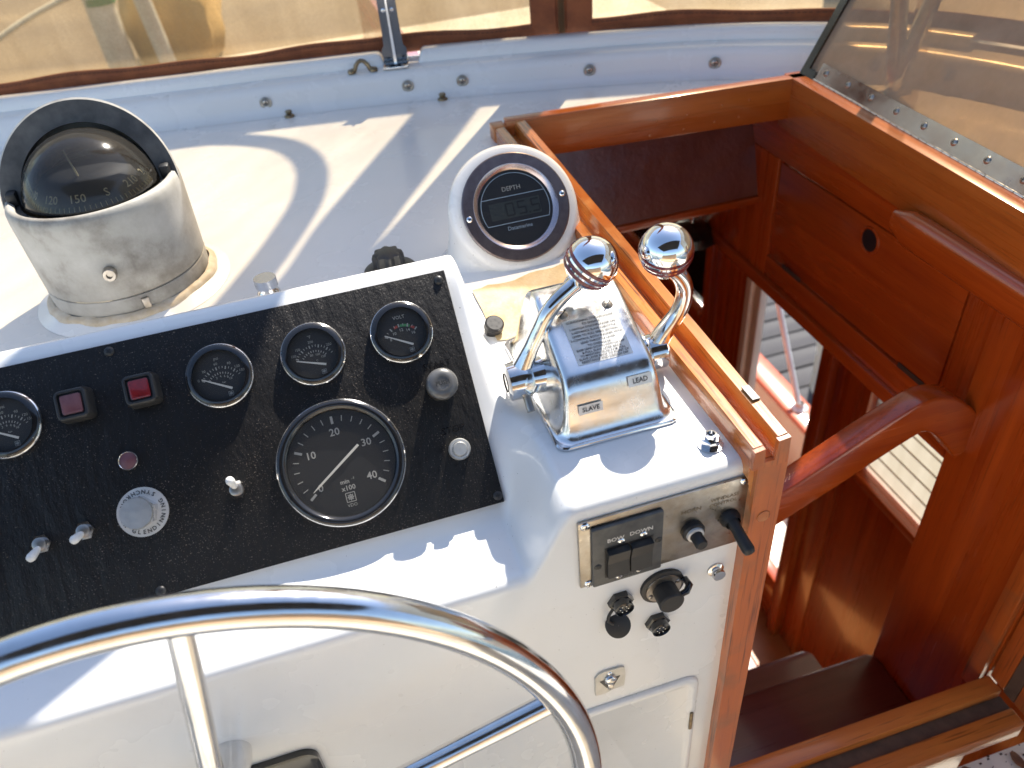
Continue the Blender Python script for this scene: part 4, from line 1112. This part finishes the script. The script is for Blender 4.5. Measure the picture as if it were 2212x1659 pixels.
# levers
hy, hz = .522-LY, .027
MB().cyl((-.054, hy, hz), (-.040, hy, hz), .0150, .0170, 28).build('boss', 'cast', lv, 40)
MB().cyl((.036, hy, hz), (.052, hy, hz), .0170, .0150, 28).build('boss', 'cast', lv, 40)
mb = MB().lathe([(.0001, 0), (.0120, 0), (.0165, .0015), (.0172, .010), (.0168, .020), (.0150, .0225), (.0001, .0225)], (-.0765, hy, hz), (1, 0, 0), 32); mb.build('lever_hub', 'cast', lv, 40)
MB().lathe([(.0085, 0), (.0085, .0008), (.0001, .0008)], (-.0772, hy, hz), (1, 0, 0), 24).build('hub_bore', 'rubber', lv, 40)
MB().cyl((-.062, hy-.012, hz-.012), (-.062, hy-.022, hz-.020), .0036, n=12).build('set_screw', 'dull', lv, 40)
mb = MB().lathe([(.0001, 0), (.0150, 0), (.0165, .0020), (.0165, .0160), (.0120, .0190), (.0001, .0190)], (.0545, hy, hz-.006), (1, 0, 0), 32); mb.build('lever_hub', 'cast', lv, 40)
KL = Vector((.198-LX, .531-LY, .121)); KR = Vector((.259-LX, .519-LY, .125))
pl_ = catmull([(-.066, hy, hz+.002), (-.058, hy+.001, .044), (-.044, hy+.002, .070), (-.029, hy+.003, .093), tuple(KL-Vector((.012, 0, .014)))], 8)
MB().tube(pl_, [.0115-.0045*min(1, i/12) for i in range(len(pl_))], 18).build('lever', 'cast', lv, 60)
pr_ = catmull([(.062, hy, hz-.004), (.071, hy-.001, .040), (.085, hy-.002, .062), (.0885, hy-.002, .082), (.0805, hy-.003, .100), tuple(KR-Vector((.004, 0, .012)))], 8)
MB().tube(pr_, [.0105-.0030*min(1, i/14) for i in range(len(pr_))], 18).build('lever', 'cast', lv, 60)
def knob(c, ax, rr=.0225):
    ax = Vector(ax).normalized(); P = []
    for k in range(41):
        a = math.pi*k/40-math.pi/2; r = rr*math.cos(a); h = rr*math.sin(a)
        for gh in (.002, -.0035, -.009):
            if abs(h-gh) < .0011: r -= .0009
        P.append((max(r, .0001), h))
    ball = MB().lathe(P, c, ax, 48).build('knob', 'chrome', lv, 25)
    for gh in (.002, -.0035, -.009):
        r = math.sqrt(rr*rr-gh*gh)+.0001; MB().lathe([(r, gh-.0016), (r+.0004, gh), (r, gh+.0016)], c, ax, 48).build('red_ring', 'redband', ball, 60)
    MB().lathe([(.0078, -.003), (.0085, 0), (.0085, .006)], Vector(c)-ax*(rr+.003), ax, 24).build('ferrule', 'cast', ball, 40)
knob(KL, (.55, -.25, .8)); knob(KR, (-.12, -.30, .95))

# ------------------------------------------------------------------ small fittings on the dash
kn = thing('knurled_cap', 'small knurled metal cap standing behind the console rim', 'knob', loc=(-.083, .800, 0))
MB().lathe([(.013, 0), (.013, .010), (.0115, .013), (.0095, .0165), (.0095, .018)], n=32).build('collar', 'steel', kn, 40)
rows = []
for z in [.018+.0018*k for k in range(7)]:
    rows.append([((.0118+(.0004 if (k+int(z*600)) % 2 else 0))*math.cos(2*math.pi*k/56), (.0118+(.0004 if (k+int(z*600)) % 2 else 0))*math.sin(2*math.pi*k/56), z) for k in range(56)])
mb = MB().grid(rows, True); mb.f.append(tuple(6*56+k for k in range(56))); mb.build('cap', 'steel', kn, 20)
kb = thing('rotary_knob', 'black lobed rotary knob on a round base behind the console rim', 'knob', loc=(.054, .806, 0))
MB().lathe([(.030, 0), (.030, .003), (.024, .006), (.018, .008)], n=40).build('base', 'blackmat', kb, 40)
rows = []
for z, s in ((.008, 1.0), (.020, .98), (.024, .90), (.0255, .7)):
    rows.append([((.0172+.0016*math.cos(8*a))*s*math.cos(a), (.0172+.0016*math.cos(8*a))*s*math.sin(a), z) for a in [2*math.pi*k/64 for k in range(64)]])
mb = MB().grid(rows, True); mb.f.append(tuple(3*64+k for k in range(64))); mb.build('grip', 'blackmat', kb, 40)
kc = thing('cable_socket', 'small black ribbed cable socket on the dash edge', 'socket', loc=(.131, .640, .001), rot=(R(25), R(8), 0))
MB().lathe([(.0085, 0), (.0085, .006), (.0098, .007), (.0098, .009), (.0090, .010), (.0098, .011), (.0098, .014), (.0080, .0155), (.0001, .0155)], n=28).build('shell', 'rubber', kc, 30)
for k in range(5):
    a = 2*math.pi*k/5; MB().disc(.0009, .0157, 10, (.0042*math.cos(a), .0042*math.sin(a))).build('pin', 'dial', kc, 0)
ns = thing('deck_nut', 'bright nut and stud on the white console top by the rail', 'nut', loc=(.2535, .413, 0))
MB().lathe([(.0105, 0), (.0105, .0016), (.0001, .0017)], n=28).build('washer', 'steel', ns, 40)
MB().lathe([(.0080, .0017), (.0080, .0075), (.0070, .0085)], n=6, cap=True).build('nut', 'steel', ns, 20)
MB().lathe([(.0048, .0085), (.0048, .0125), (.0032, .0128), (.0030, .0090), (.0001, .0090)], n=24).build('stud', 'steel', ns, 30)

# ------------------------------------------------------------------ upright console face (local x athwart, y up, z aft)
def fmat(x, z, h=0.0): return Matrix.Translation((x, YF-h, z)) @ Matrix.Rotation(R(90), 4, 'X')
sp = thing('switch_plate', 'stained steel plate with horn and windlass lettering on the console face', 'switch plate', mat=fmat(.2015, -.054))
MB().box(-.0745, .0735, -.0405, .0395, .0004, .0032, .0010).build('plate', 'dull', sp)
for x, y in ((-.0685, .035), (.0685, .035), (-.0670, -.0365)): screw(sp, x, y, .0032, SCREWC, 1.2)
for txt, x, y, s in (('HORN', .0225, .0180, .0062), ('WINDLASS', .0520, .0225, .0052), ('CONTROL', .0510, .0165, .0052)):
    MB().text(txt, x, y, s, .0035).build('stamped_word', 'bronze', sp, 0)
rk = thing('trim_switch', 'faded black twin rocker switch panel marked BOW DOWN', 'switch', mat=fmat(.1675, -.0575, .0033)); rk.scale = (1, 1, .75)
MB().box(-.0310, .0305, -.0350, .0360, 0, .0060, .0018).build('bezel', 'greyblack', rk)
for x in (-.0095, .0105):
    w = .0093
    mb = MB().prism([(.0060, .0135), (.0145, .0130), (.0100, -.0020), (.0115, -.0190), (.0060, -.0200)], x-w, x+w)
    mb.v = [(p[2], p[1]-.004, p[0]) for p in mb.v]; mb.build('rocker', 'blackmat', rk, 20)
MB().box(-.0205, .0215, -.0255, .0115, .0061, .0064).build('well', 'dial', rk, 0)
MB().text('BOW', -.0110, .0195, .0060, .0063, bold=.0001).build('raised_word', 'label', rk, 0)
MB().text('DOWN', .0110, .0205, .0060, .0063, bold=.0001).build('raised_word', 'label', rk, 0)
MB().text('BENNETT', .0, -.0305, .0042, .0062).build('raised_word', 'blackgloss', rk, 0)
for x, y in ((-.006, .0145), (.013, .0150), (-.0265, -.009), (.0265, .003), (-.008, -.0285), (.010, -.0275)): screw(rk, x, y, .0060, SCREWC if abs(x) < .02 else SCREWD, .95)
o = thing('horn_button', 'black horn push button with a pale collar on the steel plate', 'push button', mat=fmat(.2255, -.0585, .0033)); o.scale = (.86, .86, .80)
MB().lathe([(.0115, 0), (.0118, .006), (.0108, .0075), (.0088, .0078)], n=36).build('ring', 'rubber', o, 30)
MB().lathe([(.0088, .0078), (.0086, .0105), (.0064, .0110)], n=32).build('collar', 'label', o, 40)
MB().lathe([(.0060, .0100), (.0062, .0225), (.0052, .0245), (.0001, .0250)], n=28).build('cap', 'rubber', o, 40)
o = thing('windlass_toggle', 'black rubber booted toggle switch beside the wooden post', 'toggle switch', mat=fmat(.2595, -.0575, .0033)); o.scale = (.86, .86, .82)
MB().lathe([(.0105, 0), (.0105, .004), (.0085, .0080), (.0078, .0100)], n=32).build('boot_base', 'rubber', o, 30)
MB().tube([(0, 0, .006), (.001, -.003, .014), (.002, -.008, .026), (.003, -.0115, .036), (.0032, -.0128, .0395), (.0033, -.0132, .0405)], [.0066, .0056, .0060, .0064, .0050, .002], 18).build('boot', 'rubber', o, 60)
o = thing('capped_socket', 'round black socket with a hinged rubber cap and steel flange', 'socket', mat=fmat(.2030, -.1270))
MB().lathe([(.0205, 0), (.0205, .003), (.0180, .0042), (.0155, .0042)], n=40).build('flange', 'rubber', o, 40)
MB().lathe([(.0168, .0043), (.0166, .0052), (.0105, .0054)], n=40).build('face', 'dull', o, 40)
for a in (25, 205): screw(o, .0138*math.cos(R(a)), .0138*math.sin(R(a)), .0054, SCREW, .75)
MB().lathe([(.0108, .0050), (.0112, .0160), (.0116, .0210), (.0105, .0222), (.0001, .0224)], n=36).build('cap', 'rubber', o, 40)
MB().tube([(.0105, .001, .016), (.016, .003, .016), (.0205, .005, .012), (.0200, .0050, .005), (.0165, .004, .004)], [.0026, .0030, .0034, .0030, .0024], 10).build('cap_strap', 'blackgloss', o, 60)
def plug(x, z, label, cap):
    o = thing('cable_plug', label, 'plug', 'round black cable plugs on the console face', mat=fmat(x, z))
    MB().lathe([(.0118, 0), (.0118, .0045), (.0102, .0055)], n=6, cap=True).build('nut', 'blackgloss', o, 20)
    MB().lathe([(.0088, .0055), (.0088, .0115), (.0078, .0120), (.0070, .0095), (.0001, .0092)], n=30).build('barrel', 'blackgloss', o, 40)
    mb = MB()
    for k in range(6):
        a = 2*math.pi*k/6; mb.lathe([(.0006, .0092), (.0006, .0112), (.0001, .0114)], (.0038*math.cos(a), .0038*math.sin(a), 0), n=8)
    mb.build('pins', 'steel', o, 40)
    if cap:
        MB().tube(catmull([(-.007, -.004, .004), (-.0125, -.010, .006), (-.0130, -.018, .006), (-.0085, -.0245, .006)], 5), .0014, 8).build('tether', 'rubber', o, 60)
        q = MB().lathe([(.0115, 0), (.0115, .0028), (.0100, .0036), (.0001, .0034)], n=30).build('dust_cap', 'rubber', o, 40); q.location = (-.0035, -.0305, .004); q.rotation_euler = (R(-38), R(-5), 0)
plug(.1635, -.1300, 'black cable plug with its dust cap hanging from a tether', True)
plug(.2000, -.1790, 'black cable plug without cap below the round socket', False)
o = thing('snap_stud', 'small steel snap stud on the console face near the post', 'stud', mat=fmat(.2550, -.1285))
MB().lathe([(.0082, 0), (.0078, .0016), (.0050, .0030), (.0048, .0045), (.0062, .0062), (.0058, .0085), (.0030, .0090), (.0001, .0086)], n=28).build('stud', 'steel', o, 40)
# flush lift latch
o = thing('flush_latch', 'flush steel lift latch above the locker door', 'latch', mat=fmat(.1530, -.2520))
MB().prism([(-.0150, -.019), (-.006, -.0205), (.004, -.0170), (.0150, -.0165), (.0162, .004), (.0150, .0150), (.0110, .0175), (-.0060, .0185), (-.0115, .0165), (-.0150, .0110)], .0002, .0022).build('plate', 'zinc', o, 20)
MB().prism([(-.0105, .004), (.0105, .004), (.0035, -.0105), (-.0035, -.0105)], .0023, .0026).build('recess', 'greyblack', o, 20)
MB().lathe([(.0062, .0026), (.0060, .0048), (.0045, .0060), (.0001, .0062)], (0, .004, 0), n=24).build('boss', 'steel', o, 50)
MB().box(-.0030, .0030, -.0100, -.001, .0027, .0052, .001).build('lift_tab', 'steel', o)
screw(o, 0, .0125, .0022, SCREWC, .7); screw(o, 0, -.0135, .0022, SCREWC, .6)
# locker door
o = thing('locker_door', 'white moulded locker door with rounded corner in the console face', 'locker door', mat=fmat(.1825, -.4750))
def rr2(hx, hy, r, z):
    return rrect(hx, hy, r, z)
mb = MB().grid([rr2(.0690, .1800, .016, .0004), rr2(.0682, .1792, .016, .0028), rr2(.0664, .1774, .015, .0044), rr2(.0600, .1710, .014, .0046), rr2(.0580, .1690, .013, .0034)], True); mb.f.append(tuple(4*28+k for k in range(28))); mb.build('leaf', 'gel', o, 60)
MB().box(.0605, .0645, .080, .114, .0046, .0070, .001).build('pull_slot', 'bronze', o)
MB().box(-.0675, -.0650, .040, .090, .0055, .0080, .0008).build('hinge', 'dull', o)
# black access plate behind the wheel
o = thing('access_plate', 'black plate with rounded corners on the console face behind the wheel', 'plate', mat=fmat(-.206, -.279))
mb = MB().grid([rrect(.085, .075, .014, .0004), rrect(.085, .075, .014, .006), rrect(.082, .072, .014, .0075)], True); mb.f.append(tuple(56+k for k in range(28))); mb.build('plate', 'blackgloss', o, 40)

# ------------------------------------------------------------------ steering wheel
WC = Vector((-.183, .281, -.170)); WT = R(84.5); WR = .2745
wmat = Matrix.Translation(WC) @ Matrix.Rotation(WT, 4, 'X')
wh = thing('steering_wheel', 'polished stainless steel steering wheel with tubular rim and spokes', 'steering wheel', mat=wmat)
MB().tube([(WR*math.cos(2*math.pi*k/128), WR*math.sin(2*math.pi*k/128), 0) for k in range(128)], .0122, 24, True).build('rim', 'steel', wh, 180)
for k in range(6):
    a = R(19.3+60*k)
    MB().tube([(.04*math.cos(a), .04*math.sin(a), -.012), (.12*math.cos(a), .12*math.sin(a), -.008), ((WR-.006)*math.cos(a), (WR-.006)*math.sin(a), 0)], .0078, 18).build('spoke', 'steel', wh, 60)
MB().lathe([(.0001, .018), (.030, .016), (.042, .008), (.046, -.008), (.046, -.030), (.030, -.034)], n=40).build('hub', 'steel', wh, 40)
MB().cyl((0, 0, -.034), (0, .006, -.106), .016).build('shaft', 'steel', wh)

# ------------------------------------------------------------------ leaves and crumbs on the deck
leaf_spots = [(.610, .318, 'curled brown leaf crumb nearest the door sill on the deck'), (.668, .312, 'dark brown twig crumb on the white deck'), (.712, .316, 'pale brown torn leaf near the open door'), (.690, .296, 'small brown leaf crumb close to the bottom edge'), (.640, .330, 'tiny leaf scrap beside the outer sill')]
for i, (x, y, lb) in enumerate(leaf_spots):
    o = thing('dry_leaf', lb, 'leaf', 'dry leaves on the deck', loc=(x, y, -.6592), rot=(0, 0, random.random()*6))
    s = (.010, .008, .013, .007, .005)[i]; rows = []
    for a in range(7):
        f = a/6; w = s*.5*math.sin(math.pi*(f*.9+.05))*(1+.4*random.random())
        rows.append([(-s+2*s*f, w*q, .001+.25*s*q*q+.15*s*math.sin(f*5)*q+random.random()*.0006) for q in (-1, -.4, .2, 1)])
    MB().grid(rows).build('blade', 'leaf', o, 60)
    MB().tube([(-s, 0, .002), (-s*1.7, .2*s, .001)], .0005, 5).build('stem', 'dirt', o, 0)
mb = MB()
for k in range(70):
    x = .56+random.random()*.25; y = .27+random.random()*.065; r = .0005+random.random()*.0012
    mb.box(x-r, x+r, y-r*.7, y+r*.7, -.66, -.66+r)
mb.build('deck_grit', 'dirt', None, 0, kind='stuff', label='scattered dark grit on the white deck by the sill', category='grit')
